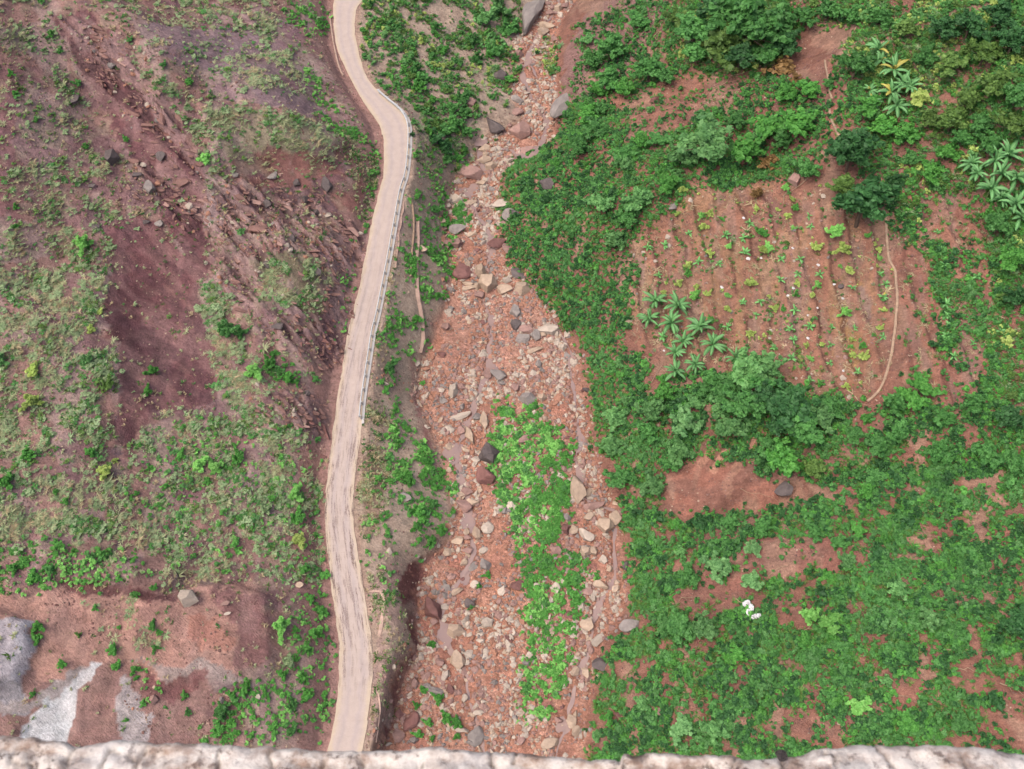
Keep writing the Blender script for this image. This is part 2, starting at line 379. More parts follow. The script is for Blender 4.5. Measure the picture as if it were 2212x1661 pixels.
# weathering patches: dust, bare purple clay, dry mats
st1 = fbm(GX / 2.2 + n2 * 3, GY / 7.0, 4, 101); st2 = fbm(GX / 6.0, GY / 1.8 + n2 * 3, 4, 111); st3 = fbm(GX / 1.6, GY / 1.6, 4, 121)
hillm = leftm * sstep(1.0, 3.0, dl) * (1 - .8 * area([(0,1275),(560,1250),(600,1420),(440,1500),(345,1661),(0,1661)], .8, 1))
C = mixin(C, hillm * .65 * sstep(.52, .62, st1), (176,148,136))
C = mixin(C, hillm * .60 * sstep(.53, .62, st2), (122,90,92))
C = mixin(C, hillm * .35 * sstep(.55, .64, st3), (158,144,118))
MAROON = [[(112,30),(195,20),(255,110),(330,200),(425,330),(436,400),(442,500),(446,600),(408,600),(358,460),(300,370),(255,275),(190,170)],
          [(240,480),(330,485),(425,600),(440,700),(468,760),(478,850),(400,880),(315,870),(275,985),(240,960),(248,800),(232,620)]]
SLATE = [[(525,183),(640,198),(702,245),(640,250),(555,226)], [(310,48),(430,58),(560,60),(570,110),(480,128),(370,98)], [(395,120),(560,140),(640,165),(560,170),(440,150)]]
marm = np.maximum.reduce([area(p, .6, 0) for p in MAROON]); slm = np.maximum.reduce([area(p, .6, 0) for p in SLATE])
lines = fbm(ua / 14 + n2, va / 1.1 + n2 * 2, 3, 161)
C = mixin(C, marm * .72, (112,74,73)); C = mixin(C, marm * .6 * sstep(.52, .6, lines), (142,104,98)); C = mixin(C, marm * .5 * sstep(.47, .40, lines), (88,60,62))
C = mixin(C, slm * .75, (148,122,120)); C = mixin(C, rockm * .55 * sstep(.52, .58, lines), (168,138,130)); C = mixin(C, rockm * .6 * sstep(.47, .41, lines), (90,66,65))
rightm = sstep(0.5, 2.0, GX - br)
C = mixin(C, rightm * .60 * sstep(.52, .62, st1), (172,140,118))
C = mixin(C, rightm * .45 * sstep(.54, .63, st2), (128,98,86))
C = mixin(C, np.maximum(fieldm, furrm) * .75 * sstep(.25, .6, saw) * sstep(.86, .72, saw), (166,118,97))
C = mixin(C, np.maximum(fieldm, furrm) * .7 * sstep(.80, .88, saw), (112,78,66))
C = mixin(C, np.maximum(fieldm, furrm) * .3 * sstep(.55, .63, fbm(GX / 1.2, GY / 4.5, 4, 131)), (150,132,122))
C = mixin(C, fieldm * .35 * sstep(.55, .65, fbm(GX / 1.5, GY / 5.0, 4, 141)), (182,148,108))
C = mixin(C, terr * .6 * sstep(.5, .62, st1), (190,170,148))
C = mixin(C, bedm * .5 * sstep(.52, .62, st3), (170,124,108)); C = mixin(C, bedm * .5 * sstep(.53, .62, fbm(GX / 1.4, GY / 2.6, 4, 151)), (200,156,134))
C *= (0.86 + 0.28 * fbm(GX / 5, GY / 5, 4, 91))[..., None]
C *= (1.1 + 0.24 * leftm + 0.06 * bedm)[..., None] * (np.array([0.98, 1.0, 1.05]) + leftm[..., None] * np.array([-.05, .0, .05]) + bedm[..., None] * np.array([.0, -.01, -.02]) + fieldm[..., None] * np.array([-.02, -.01, -.02]))
# damp margin of the streams
C *= (1 - 0.22 * np.exp(-(cdist / 0.9) ** 2))[..., None]

me = bpy.data.meshes.new('ground')
V = np.stack([GX, GY, Z], -1).reshape(-1, 3).astype(np.float32)
idx = np.arange(NX * NY).reshape(NY, NX)
F = np.stack([idx[:-1, :-1], idx[:-1, 1:], idx[1:, 1:], idx[1:, :-1]], -1).reshape(-1, 4).astype(np.int32)
me.vertices.add(len(V)); me.vertices.foreach_set('co', V.ravel())
me.loops.add(F.size); me.loops.foreach_set('vertex_index', F.ravel())
me.polygons.add(len(F)); me.polygons.foreach_set('loop_start', np.arange(0, F.size, 4, dtype=np.int32))
me.polygons.foreach_set('use_smooth', np.ones(len(F), bool))
me.update(calc_edges=True)
ca = me.color_attributes.new('soil', 'FLOAT_COLOR', 'POINT')
ca.data.foreach_set('color', np.concatenate([C, np.ones((NY, NX, 1))], -1).astype(np.float32).ravel())
rk = me.attributes.new('rock', 'FLOAT', 'POINT'); rk.data.foreach_set('value', np.clip(rockm + 0.25 * hillm, 0, 1).astype(np.float32).ravel())
gm = me.attributes.new('gravel', 'FLOAT', 'POINT')
gm.data.foreach_set('value', np.clip(bedm + 0.2 * terr + 0.5 * rockm, 0, 1).astype(np.float32).ravel())
ground = bpy.data.objects.new('ground', me); COL.objects.link(ground)

# ------------------------------------------------------------------ materials
class NT:
    def __init__(s, name):
        s.m = bpy.data.materials.new(name); s.m.use_nodes = True
        s.t = s.m.node_tree; s.b = s.t.nodes['Principled BSDF']; s.out = s.t.nodes['Material Output']
    def n(s, ty, **kw):
        nd = s.t.nodes.new(ty)
        for k, v in kw.items(): setattr(nd, k, v)
        return nd
    def l(s, a, b): s.t.links.new(a, b)
    def noise(s, vec, scale, detail=4, rough=0.6):
        nd = s.n('ShaderNodeTexNoise'); nd.inputs['Scale'].default_value = scale; nd.inputs['Detail'].default_value = detail
        nd.inputs['Roughness'].default_value = rough
        if vec is not None: s.l(vec, nd.inputs['Vector'])
        return nd.outputs['Fac']
    def remap(s, v, a, b, c, d):
        nd = s.n('ShaderNodeMapRange'); s.l(v, nd.inputs[0])
        for i, q in enumerate((a, b, c, d)): nd.inputs[i + 1].default_value = q
        return nd.outputs[0]
    def mul(s, a, b):
        nd = s.n('ShaderNodeMath', operation='MULTIPLY'); s.l(a, nd.inputs[0])
        if isinstance(b, float): nd.inputs[1].default_value = b
        else: s.l(b, nd.inputs[1])
        return nd.outputs[0]
    def mix(s, fac, a, b, mode='MIX'):
        nd = s.n('ShaderNodeMix', data_type='RGBA', blend_type=mode)
        for sock, v in ((nd.inputs[0], fac), (nd.inputs[6], a), (nd.inputs[7], b)):
            if isinstance(v, (float, int)): sock.default_value = v
            elif isinstance(v, tuple): sock.default_value = v
            else: s.l(v, sock)
        return nd.outputs[2]
    def scale(s, col, fac):
        nd = s.n('ShaderNodeVectorMath', operation='SCALE'); s.l(col, nd.inputs[0]); s.l(fac, nd.inputs[3]); return nd.outputs[0]
    def bump(s, h, strength, dist):
        nd = s.n('ShaderNodeBump'); nd.inputs['Strength'].default_value = strength; nd.inputs['Distance'].default_value = dist
        s.l(h, nd.inputs['Height']); s.l(nd.outputs[0], s.b.inputs['Normal'])

def mat_ground():
    s = NT('soil_and_rock')
    at = s.n('ShaderNodeAttribute', attribute_name='soil'); gr = s.n('ShaderNodeAttribute', attribute_name='gravel')
    pos = s.n('ShaderNodeNewGeometry').outputs['Position']
    a = s.remap(s.noise(pos, 0.9, 6, 0.7), 0.3, 0.7, 0.74, 1.28)
    b = s.remap(s.noise(pos, 4.0, 5, 0.75), 0.3, 0.7, 0.72, 1.3)
    mp = s.n('ShaderNodeMapping'); mp.inputs['Scale'].default_value = (0.45, 2.6, 1.0); mp.inputs['Rotation'].default_value = (0, 0, 0.5); s.l(pos, mp.inputs[0])
    b = s.mul(b, s.remap(s.noise(mp.outputs[0], 1.0, 5, 0.7), 0.3, 0.7, 0.82, 1.18))
    col = s.scale(at.outputs['Color'], s.mul(a, b))
    # hue drift: paler dust and redder clay
    h = s.remap(s.noise(pos, 0.35, 5, 0.6), 0.35, 0.65, 0.0, 1.0)
    col = s.mix(s.mul(h, 0.35), col, s.mix(1.0, col, (1.08, 0.94, 0.9, 1), 'MULTIPLY'))
    # gravel: stones of different tones
    vo = s.n('ShaderNodeTexVoronoi'); vo.inputs['Scale'].default_value = 3.6; s.l(pos, vo.inputs['Vector'])
    vo2 = s.n('ShaderNodeTexVoronoi'); vo2.inputs['Scale'].default_value = 8.0; s.l(pos, vo2.inputs['Vector'])
    sep = s.n('ShaderNodeSeparateColor'); s.l(vo.outputs['Color'], sep.inputs[0])
    sep2 = s.n('ShaderNodeSeparateColor'); s.l(vo2.outputs['Color'], sep2.inputs[0])
    st = s.mul(s.remap(sep.outputs[0], 0, 1, 0.75, 1.25), s.remap(sep2.outputs[1], 0, 1, 0.72, 1.32))
    g1 = s.mul(s.remap(s.noise(pos, 0.6, 3), 0.35, 0.6, 0.25, 1.0), gr.outputs['Fac'])
    col = s.mix(g1, col, s.scale(col, st))
    s.l(col, s.b.inputs['Base Color'])
    s.b.inputs['Roughness'].default_value = 0.92
    s.b.inputs['Specular IOR Level'].default_value = 0.2
    hh = s.n('ShaderNodeMath', operation='ADD'); s.l(s.noise(pos, 2.2, 8, 0.72), hh.inputs[0]); s.l(s.mul(vo2.outputs['Distance'], 0.35), hh.inputs[1])
    mr = s.n('ShaderNodeMapping'); mr.inputs['Rotation'].default_value = (0, 0, 0.66); s.l(pos, mr.inputs[0])
    mr2 = s.n('ShaderNodeMapping'); mr2.inputs['Scale'].default_value = (0.5, 2.2, 0.8); s.l(mr.outputs[0], mr2.inputs[0])
    rn = s.noise(mr2.outputs[0], 1.3, 6, 0.68)
    ra = s.n('ShaderNodeMath', operation='SUBTRACT'); s.l(rn, ra.inputs[0]); ra.inputs[1].default_value = 0.5
    rb = s.n('ShaderNodeMath', operation='ABSOLUTE'); s.l(ra.outputs[0], rb.inputs[0])
    rk = s.n('ShaderNodeAttribute', attribute_name='rock')
    hs = s.n('ShaderNodeMath', operation='ADD'); s.l(hh.outputs[0], hs.inputs[0]); s.l(s.mul(s.mul(s.remap(rb.outputs[0], 0, .12, 0, 1), rk.outputs['Fac']), 1.6), hs.inputs[1])
    s.bump(hs.outputs[0], 0.7, 0.3)
    return s.m
ground.data.materials.append(mat_ground())
def prop(o, label, cat=None, kind=None, group=None):
    o['label'] = label
    if cat: o['category'] = cat
    if kind: o['kind'] = kind
    if group: o['group'] = group
    return o
prop(ground, 'reddish brown valley ground with maroon left hillside and stony creek bed', 'ground', 'structure')

def mat_leaf(name, dark, light, trans=0.33, var=0.22):
    s = NT(name)
    at = s.n('ShaderNodeAttribute', attribute_name='tone')
    oi = s.n('ShaderNodeObjectInfo')
    col = s.mix(at.outputs['Fac'], alb(dark), alb(light))
    col = s.scale(col, s.remap(oi.outputs['Random'], 0, 1, 1 - var, 1 + var))
    s.l(col, s.b.inputs['Base Color']); s.b.inputs['Roughness'].default_value = 0.55
    s.b.inputs['Specular IOR Level'].default_value = 0.3
    tr = s.n('ShaderNodeBsdfTranslucent'); s.l(col, tr.inputs[0])
    mx = s.n('ShaderNodeMixShader'); mx.inputs[0].default_value = trans
    s.l(s.b.outputs[0], mx.inputs[1]); s.l(tr.outputs[0], mx.inputs[2]); s.l(mx.outputs[0], s.out.inputs[0])
    return s.m
def mat_plain(name, c, rough=0.8, nscale=3.0, lo=0.75, hi=1.25, var=0.15, bump=0.0, spec=0.3, coord='Object'):
    s = NT(name)
    tc = s.n('ShaderNodeTexCoord').outputs[coord]
    oi = s.n('ShaderNodeObjectInfo')
    col = s.mix(1.0, s.n('ShaderNodeRGB').outputs[0], (1, 1, 1, 1), 'MULTIPLY')
    for nd in s.t.nodes:
        if nd.type == 'RGB': nd.outputs[0].default_value = alb(c)
    f = s.noise(tc, nscale, 5, 0.65)
    col = s.scale(col, s.mul(s.remap(f, 0.3, 0.7, lo, hi), s.remap(oi.outputs['Random'], 0, 1, 1 - var, 1 + var)))
    s.l(col, s.b.inputs['Base Color']); s.b.inputs['Roughness'].default_value = rough
    s.b.inputs['Specular IOR Level'].default_value = spec
    if bump: s.bump(f, 0.8, bump)
    return s.m

M = {
 'rubw':   mat_plain('creek_rubble', (180,132,110), nscale=2.2, lo=.8, hi=1.2, bump=.1),
 'rockc':  mat_plain('ledge_rock', (140,106,98), nscale=2.2, lo=.8, hi=1.2, bump=.12),
 'green':  mat_leaf('foliage_green', (60,120,58), (118,186,98)),
 'vivid':  mat_leaf('foliage_vivid', (66,138,58), (124,200,92)),
 'deep':   mat_leaf('foliage_deep', (44,90,50), (88,146,82)),
 'blue':   mat_leaf('foliage_bluegreen', (78,138,74), (146,206,124)),
 'olive':  mat_leaf('foliage_olive', (74,114,50), (140,180,92)),
 'lime':   mat_leaf('foliage_lime', (158,196,90), (222,240,140)),
 'bright': mat_leaf('foliage_bright', (120,204,88), (178,244,136))
 ,'mint': mat_leaf('foliage_mint', (94,154,88), (156,212,136)),
 'pale':   mat_leaf('foliage_pale', (132,166,116), (194,216,162)),
 'dry':    mat_leaf('foliage_dry', (130,104,64), (184,148,96)),
 'grass':  mat_leaf('grass_pale', (160,168,122), (220,226,178), 0.35),
 'straw':  mat_leaf('grass_straw', (164,146,112), (214,196,156), 0.2),
 'banana': mat_leaf('banana_leaf', (60,126,66), (140,200,126), 0.2, 0.15),
 'seedl':  mat_leaf('banana_young', (84,162,80), (150,216,130), 0.2, 0.2),
 'yellow': mat_leaf('banana_yellowing', (160,158,64), (216,204,108), 0.2),
 'bark':   mat_plain('bark', (112,94,80), nscale=5),
 'stick':  mat_plain('dry_wood', (176,150,124), nscale=6),
 'stem':   mat_plain('banana_stem', (120,134,84), nscale=5),
 'tan':    mat_plain('boulder_tan', (194,170,148), nscale=2.2, lo=.8, hi=1.2, bump=.12),
 'pink':   mat_plain('boulder_pinkish', (170,136,126), nscale=2.2, lo=.78, hi=1.2, bump=.12),
 'maroonr':mat_plain('boulder_maroon', (138,98,92), nscale=2.2, lo=.78, hi=1.2, bump=.12),
 'greyr':  mat_plain('boulder_grey', (156,146,140), nscale=2.2, lo=.75, hi=1.2, bump=.12),
 'darkr':  mat_plain('boulder_dark', (112,101,99), nscale=2.2, lo=.75, hi=1.25, bump=.12),
 'paler':  mat_plain('boulder_pale', (200,184,168), nscale=2.2, lo=.85, hi=1.15, bump=.12),
 'white':  mat_plain('white_plastic', (240,238,238), 0.5, lo=.85, hi=1.08, var=.03),
 'rail':   mat_plain('galvanised_rail', (200,204,208), 0.45, lo=.92, hi=1.05, var=.03),
 'post':   mat_plain('painted_post', (210,206,202), 0.6, lo=.9, hi=1.05, var=.05),
 'chan':   mat_plain('channel_concrete', (184,156,132), 0.9, nscale=2, bump=.03),
 'wallst': mat_plain('edge_stone', (196,166,150), 0.9, nscale=2, bump=.05),
}

# ------------------------------------------------------------------ mesh helpers
def mesh_np(name, V, F, mats=(), tone=None, smooth=False):
    """F: (n,k) array, or a list of such arrays"""
    m = bpy.data.meshes.new(name)
    V = np.asarray(V, np.float32); F = np.asarray(F, np.int32); k = F.shape[1]
    m.vertices.add(len(V)); m.vertices.foreach_set('co', V.ravel())
    m.loops.add(F.size); m.loops.foreach_set('vertex_index', F.ravel())
    m.polygons.add(len(F)); m.polygons.foreach_set('loop_start', np.arange(0, F.size, k, dtype=np.int32))
    m.polygons.foreach_set('use_smooth', np.full(len(F), smooth))
    m.update(calc_edges=True)
    if tone is not None:
        a = m.attributes.new('tone', 'FLOAT', 'POINT'); a.data.foreach_set('value', np.asarray(tone, np.float32))
    for q in mats: m.materials.append(q)
    return m
def link(name, mesh, parent=None, loc=(0, 0, 0), rot=(0, 0, 0), scl=(1, 1, 1), mat=None):
    o = bpy.data.objects.new(name, mesh); COL.objects.link(o)
    o.location = loc; o.rotation_euler = rot
    o.scale = scl if not isinstance(scl, (int, float)) else (scl,) * 3
    if parent is not None: o.parent = parent
    if mat is not None and mesh is not None:
        o.material_slots[0].link = 'OBJECT'; o.material_slots[0].material = mat
    return o
def tube(pts, rad, sides=6):
    pts = [Vector(p) for p in pts]; V = []; F = []
    for i, p in enumerate(pts):
        d = (pts[min(i + 1, len(pts) - 1)] - pts[max(i - 1, 0)]).normalized()
        u = d.orthogonal().normalized(); v = d.cross(u)
        for k in range(sides):
            a = 2 * math.pi * k / sides
            V.append(p + (u * math.cos(a) + v * math.sin(a)) * rad[i])
    for i in range(len(pts) - 1):
        for k in range(sides):
            F.append((i * sides + k, i * sides + (k + 1) % sides, (i + 1) * sides + (k + 1) % sides, (i + 1) * sides + k))
    return [tuple(v) for v in V], F
def merge(parts):
    V = []; F = []
    for v, f in parts:
        b = len(V); V += list(v); F += [tuple(i + b for i in q) for q in f]
    return np.array(V), np.array(F)
def leaves(g, cen, rad, n, size, up=1.0, flat=1.0, shell=0.55, elong=1.5, lowcut=-0.5):
    """leaf clumps round the blobs: n leaves per blob -> V, F, tone"""
    cen = np.asarray(cen, float); rad = np.asarray(rad, float)
    N = len(cen) * n
    ci = np.repeat(np.arange(len(cen)), n)
    d = g.normal(size=(N, 3)); d /= np.linalg.norm(d, axis=1)[:, None]
    d[:, 2] = np.where(d[:, 2] < lowcut, -d[:, 2], d[:, 2])
    r = rad[ci] * (shell + (1.05 - shell) * g.random(N) ** 0.6)
    p = cen[ci] + d * r[:, None] * np.array([1, 1, flat])
    nn = d * 0.7 + g.normal(size=(N, 3)) * 0.5 + np.array([0, 0, up]); nn /= np.linalg.norm(nn, axis=1)[:, None]
    a = np.cross(nn, g.normal(size=(N, 3))); a /= np.linalg.norm(a, axis=1)[:, None]
    b = np.cross(nn, a)
    s = size * (0.6 + 0.8 * g.random(N))[:, None]
    V = np.stack([p - a * s * elong / 2, p + b * s * 0.5 + nn * s * .08, p + a * s * elong / 2, p - b * s * 0.5 + nn * s * .08], 1).reshape(-1, 3)
    F = np.arange(N * 4).reshape(-1, 4)
    blobt = g.random(len(cen))[ci] * 0.45
    tone = np.clip(blobt + 0.55 * g.random(N) + 0.12 * d[:, 2], 0, 1)  # random tone, plus light from above painted in: upward side of blobs paler
    return V, F, np.repeat(tone, 4)

def crown_mesh(name, g, nbr, n, size, flat=0.75, spread=1.0, up=0.95, pads=5):
    """crown of unit radius, base at z = 0: leaf pads strung along branches, uneven outline"""
    cen = []; rad = []
    lob = g.random(3) * 6.28
    for i in range(nbr):
        a = g.random() * 6.283; el = R(12 + 76 * g.random() ** .8)
        L = (0.62 + .42 * g.random()) * (1 + .22 * math.sin(2 * a + lob[0]) + .15 * math.sin(3 * a + lob[1]))
        for k in range(pads):
            t_ = .38 + .62 * (k + g.random()) / pads
            r_ = L * t_
            cen.append((math.cos(a) * math.cos(el) * r_ * spread + g.normal() * .07, math.sin(a) * math.cos(el) * r_ * spread + g.normal() * .07, (.12 + math.sin(el) * r_ * 1.05) * flat + g.normal() * .05))
            rad.append(.07 + .12 * g.random() * (1.15 - .5 * t_))
    V, F, t = leaves(g, cen, rad, n, size, up, 0.6, .25, 1.6, -1)
    # leaf tone carries painted top light: upper leaves of each pad are lighter
    return mesh_np(name, V, F, [M['green']], t), cen
def trunk_mesh(name, g, cen, rad=0.05, drop=0.9):
    parts = [tube([(0, 0, -drop - 0.3), (0.03, 0.02, -drop * 0.4), (0.05, 0, 0.15)], [rad * 1.2, rad, rad * 0.75])]
    for c in cen[4::5]:
        parts.append(tube([(0.04, 0.01, 0.0 + 0.1 * g.random()), (c[0] * .5, c[1] * .5, c[2] * .55), c], [rad * .6, rad * .4, rad * .15], 4))
    V, F = merge(parts)
    return mesh_np(name, V, F, [M['bark']])
TREES = []
for i in range(7):
    g = np.random.default_rng(100 + i)
    cm, cen = crown_mesh('tree_crown', g, [24, 30, 20, 32, 26, 22, 28][i], 26, [.105, .095, .11, .09, .105, .105, .095][i], [.8, .9, .6, .8, .7, 1.0, .75][i])
    TREES.append((cm, trunk_mesh('tree_trunk', g, cen)))
SHRUBS = []
for i in range(6):
    g = np.random.default_rng(200 + i)
    cm, cen = crown_mesh('shrub_foliage', g, [13, 15, 11, 14, 12, 16][i], 18, .16, [.9, 1.0, .75, .85, 1.1, .9][i])
    SHRUBS.append((cm, trunk_mesh('shrub_stem', g, cen[:6], 0.05, 0.1)))
TUFT_SHRUBS = []
for i in range(4):      # open, upright bushes with spiky outline
    g = np.random.default_rng(240 + i)
    cm, cen = crown_mesh('shrub_foliage', g, 12, 12, .15, 1.0, 1.15, 0.3)
    TUFT_SHRUBS.append((cm, trunk_mesh('shrub_stem', g, cen[:8], 0.04, 0.1)))

# ------------------------------------------------------------------ road, laid in concrete slabs
def mat_road():
    s = NT('road_concrete')
    at = s.n('ShaderNodeAttribute', attribute_name='lane')
    sx = s.n('ShaderNodeSeparateXYZ'); s.l(at.outputs['Vector'], sx.inputs[0])   # x across 0..1, y metres along
    pos = s.n('ShaderNodeNewGeometry').outputs['Position']
    base = alb((200,182,172)); edge = alb((208,188,166)); lane = alb((190,174,169))
    ab = s.n('ShaderNodeMath', operation='SUBTRACT'); s.l(sx.outputs[0], ab.inputs[0]); ab.inputs[1].default_value = 0.5
    ab2 = s.n('ShaderNodeMath', operation='ABSOLUTE'); s.l(ab.outputs[0], ab2.inputs[0])
    wob = s.n('ShaderNodeMath', operation='ADD'); s.l(ab2.outputs[0], wob.inputs[0]); s.l(s.remap(s.noise(pos, 0.5, 4), 0.3, 0.7, -.06, .06), wob.inputs[1])
    col = s.mix(s.remap(wob.outputs[0], 0.33, 0.44, 0, 1), base, edge)
    tr = s.n('ShaderNodeMath', operation='SUBTRACT'); s.l(wob.outputs[0], tr.inputs[0]); tr.inputs[1].default_value = 0.2
    tr2 = s.n('ShaderNodeMath', operation='ABSOLUTE'); s.l(tr.outputs[0], tr2.inputs[0])
    col = s.mix(s.remap(tr2.outputs[0], 0.02, 0.10, 0.8, 0), col, lane)
    # mud dragged along the lower stretch
    cv = s.n('ShaderNodeCombineXYZ'); s.l(s.mul(sx.outputs[0], 9.0), cv.inputs[0]); s.l(s.mul(sx.outputs[1], 0.22), cv.inputs[1])
    st = s.noise(cv.outputs[0], 1.0, 6, 0.72)
    zone = s.mul(s.remap(sx.outputs[1], 10, 17, 0, 1), s.remap(sx.outputs[1], 34, 86, 1, 0.0))
    side = s.remap(ab2.outputs[0], 0.02, 0.30, 0.45, 1.0)
    mud = s.mul(s.mul(s.remap(st, 0.50, 0.58, 0, 1), zone), side)
    sp = s.remap(s.noise(pos, 6.0, 5, .75), 0.40, 0.56, 0.35, 1)
    col = s.mix(s.mul(s.mul(mud, sp), 1.0), col, alb((118,93,86)))
    col = s.scale(col, s.mul(s.remap(s.noise(pos, 1.2, 6), 0.3, 0.7, .93, 1.06), s.remap(s.noise(pos, 8, 3), 0.3, 0.7, .95, 1.05)))
    s.l(col, s.b.inputs['Base Color']); s.b.inputs['Roughness'].default_value = 0.85
    s.bump(s.noise(pos, 14, 4), 0.3, 0.02)
    return s.m
MR = mat_road()
def dense(P, n=6):
    """Catmull-Rom through plan points"""
    P = np.asarray(P); out = []
    for i in range(len(P) - 1):
        p0, p1, p2, p3 = P[max(i - 1, 0)], P[i], P[i + 1], P[min(i + 2, len(P) - 1)]
        for k in range(n):
            u = k / n
            out.append(0.5 * ((2 * p1) + (-p0 + p2) * u + (2 * p0 - 5 * p1 + 4 * p2 - p3) * u * u + (-p0 + 3 * p1 - 3 * p2 + p3) * u ** 3))
    out.append(P[-1]); return np.array(out)
EL = dense(on_surface(ROAD_L, froad)); ER = dense(on_surface(ROAD_R, froad))
def resamp(P, n=420):
    q = np.r_[0, np.cumsum(np.hypot(*np.diff(P, axis=0).T))]; u = np.linspace(0, q[-1], n)
    return np.stack([np.interp(u, q, P[:, 0]), np.interp(u, q, P[:, 1])], 1)
EL = resamp(EL); ER = resamp(ER)
CEN = (EL + ER) / 2
sr = np.r_[0, np.cumsum(np.hypot(*np.diff(CEN, axis=0).T))]
def road_at(s, u):
    a = np.array([np.interp(s, sr, EL[:, 0]), np.interp(s, sr, EL[:, 1])]); b = np.array([np.interp(s, sr, ER[:, 0]), np.interp(s, sr, ER[:, 1])])
    p = a + (b - a) * u; c = (a + b) / 2
    return float(p[0]), float(p[1]), float(froad(c[1]))
ROADLEN = sr[-1]
road = bpy.data.objects.new('road', None); COL.objects.link(road)
prop(road, 'pale concrete road winding down the valley with muddy lower stretch', 'road', 'structure')
SLAB = 4.2; ns = int(ROADLEN / SLAB)
Ylow = 0
for i in range(ns):
    s0, s1 = i * SLAB + 0.004, (i + 1) * SLAB - 0.004
    V = []; A = []; F = []
    g = np.random.default_rng(900 + i)
    nu, nv = 8, 5
    for j in range(nv):
        sj = s0 + (s1 - s0) * j / (nv - 1)
        ed = (g.random(2) - .5) * 0.05
        for k in range(nu):
            u = k / (nu - 1)
            uu = u + (ed[0] if k == 0 else ed[1] if k == nu - 1 else 0)
            x, y, z = road_at(sj, uu)
            V.append((x, y, z + 0.02 * (1 - (2 * u - 1) ** 2) + 0.004 * g.random())); A.append((u, ROADLEN - sj, 0))
    for j in range(nv - 1):
        for k in range(nu - 1):
            a = j * nu + k; F.append((a, a + nu, a + nu + 1, a + 1))
    # edges turned down into the ground
    nb = len(V)
    for j in range(nv):
        for k in (0, nu - 1):
            x, y, z = V[j * nu + k]; V.append((x, y, z - 0.22)); A.append(A[j * nu + k])
    for j in range(nv - 1):
        F.append((j * nu, nb + 2 * j, nb + 2 * j + 2, (j + 1) * nu)); F.append((j * nu + nu - 1, (j + 1) * nu + nu - 1, nb + 2 * j + 3, nb + 2 * j + 1))
    m = mesh_np('road_slab', V, F, [MR], smooth=False)
    at = m.attributes.new('lane', 'FLOAT_VECTOR', 'POINT'); at.data.foreach_set('vector', np.array(A, np.float32).ravel())
    link('slab', m, road)

# guardrail: W-beam on posts along the outer edge of the bend
def s_of(px, py):
    q = on_surface([(px, py)], froad)[0]
    return float(sr[np.argmin(np.hypot(ER[:, 0] - q[0], ER[:, 1] - q[1]))])
ga, gb = s_of(826, 200), s_of(784, 905)
grail = bpy.data.objects.new('guardrail', None); COL.objects.link(grail); grail.location = (0, 0, 0)
prop(grail, 'white metal guardrail on short posts along the outer road edge', 'guardrail')
def rail_pt(s, off, h):
    a = np.array(road_at(s, 0.0)[:2]); b = np.array(road_at(s, 1.0)[:2]); d = (b - a) / np.linalg.norm(b - a)
    p = b + d * off
    return (p[0], p[1], float(froad(b[1])) + h)
npost = int((gb - ga) / 2.0)
pm = None
for i in range(npost + 1):
    s = ga + (gb - ga) * i / npost
    p = rail_pt(s, -0.12, 0)
    if pm is None:
        bm = bmesh.new(); bmesh.ops.create_cube(bm, size=1.0)
        for v in bm.verts: v.co = Vector((v.co.x * 0.16, v.co.y * 0.18, (v.co.z + 0.5) * 1.1 - 0.25))
        bmesh.ops.bevel(bm, geom=list(bm.edges), offset=0.015, segments=1, affect='EDGES')
        pm = bpy.data.meshes.new('rail_post'); bm.to_mesh(pm); bm.free(); pm.materials.append(M['post'])
    link('post', pm, grail, p)
    if i < npost:
        s2 = ga + (gb - ga) * (i + 1) / npost
        prof = [(-.05, .42), (-.16, .48), (-.16, .54), (-.05, .60), (-.16, .66), (-.16, .72), (-.05, .78), (-.02, .78), (-.02, .42)]
        V = []; n = len(prof)
        for j in range(4):
            q = s + (s2 - s) * j / 3
            for (o_, h_) in prof: V.append(rail_pt(q, -0.22 + o_, h_))
        F = [(j * n + k, j * n + (k + 1) % n, (j + 1) * n + (k + 1) % n, (j + 1) * n + k) for j in range(3) for k in range(n)]
        link('rail_beam', mesh_np('rail_beam', V, F, [M['rail']]), grail)
# pale kerb strip below the rail
V = []; F = []
ks = np.arange(ga - 1, gb + 1.5, 0.8)
for s in ks:
    for o_, h_ in ((-0.02, -.3), (-0.02, .05), (0.32, .05), (0.34, -.3)): V.append(rail_pt(s, o_, h_))
for j in range(len(ks) - 1):
    for k in range(3): F.append((j * 4 + k, j * 4 + k + 1, j * 4 + 5 + k, j * 4 + 4 + k))
o = link('kerb', mesh_np('road_kerb', V, F, [M['post']])); o.parent = road

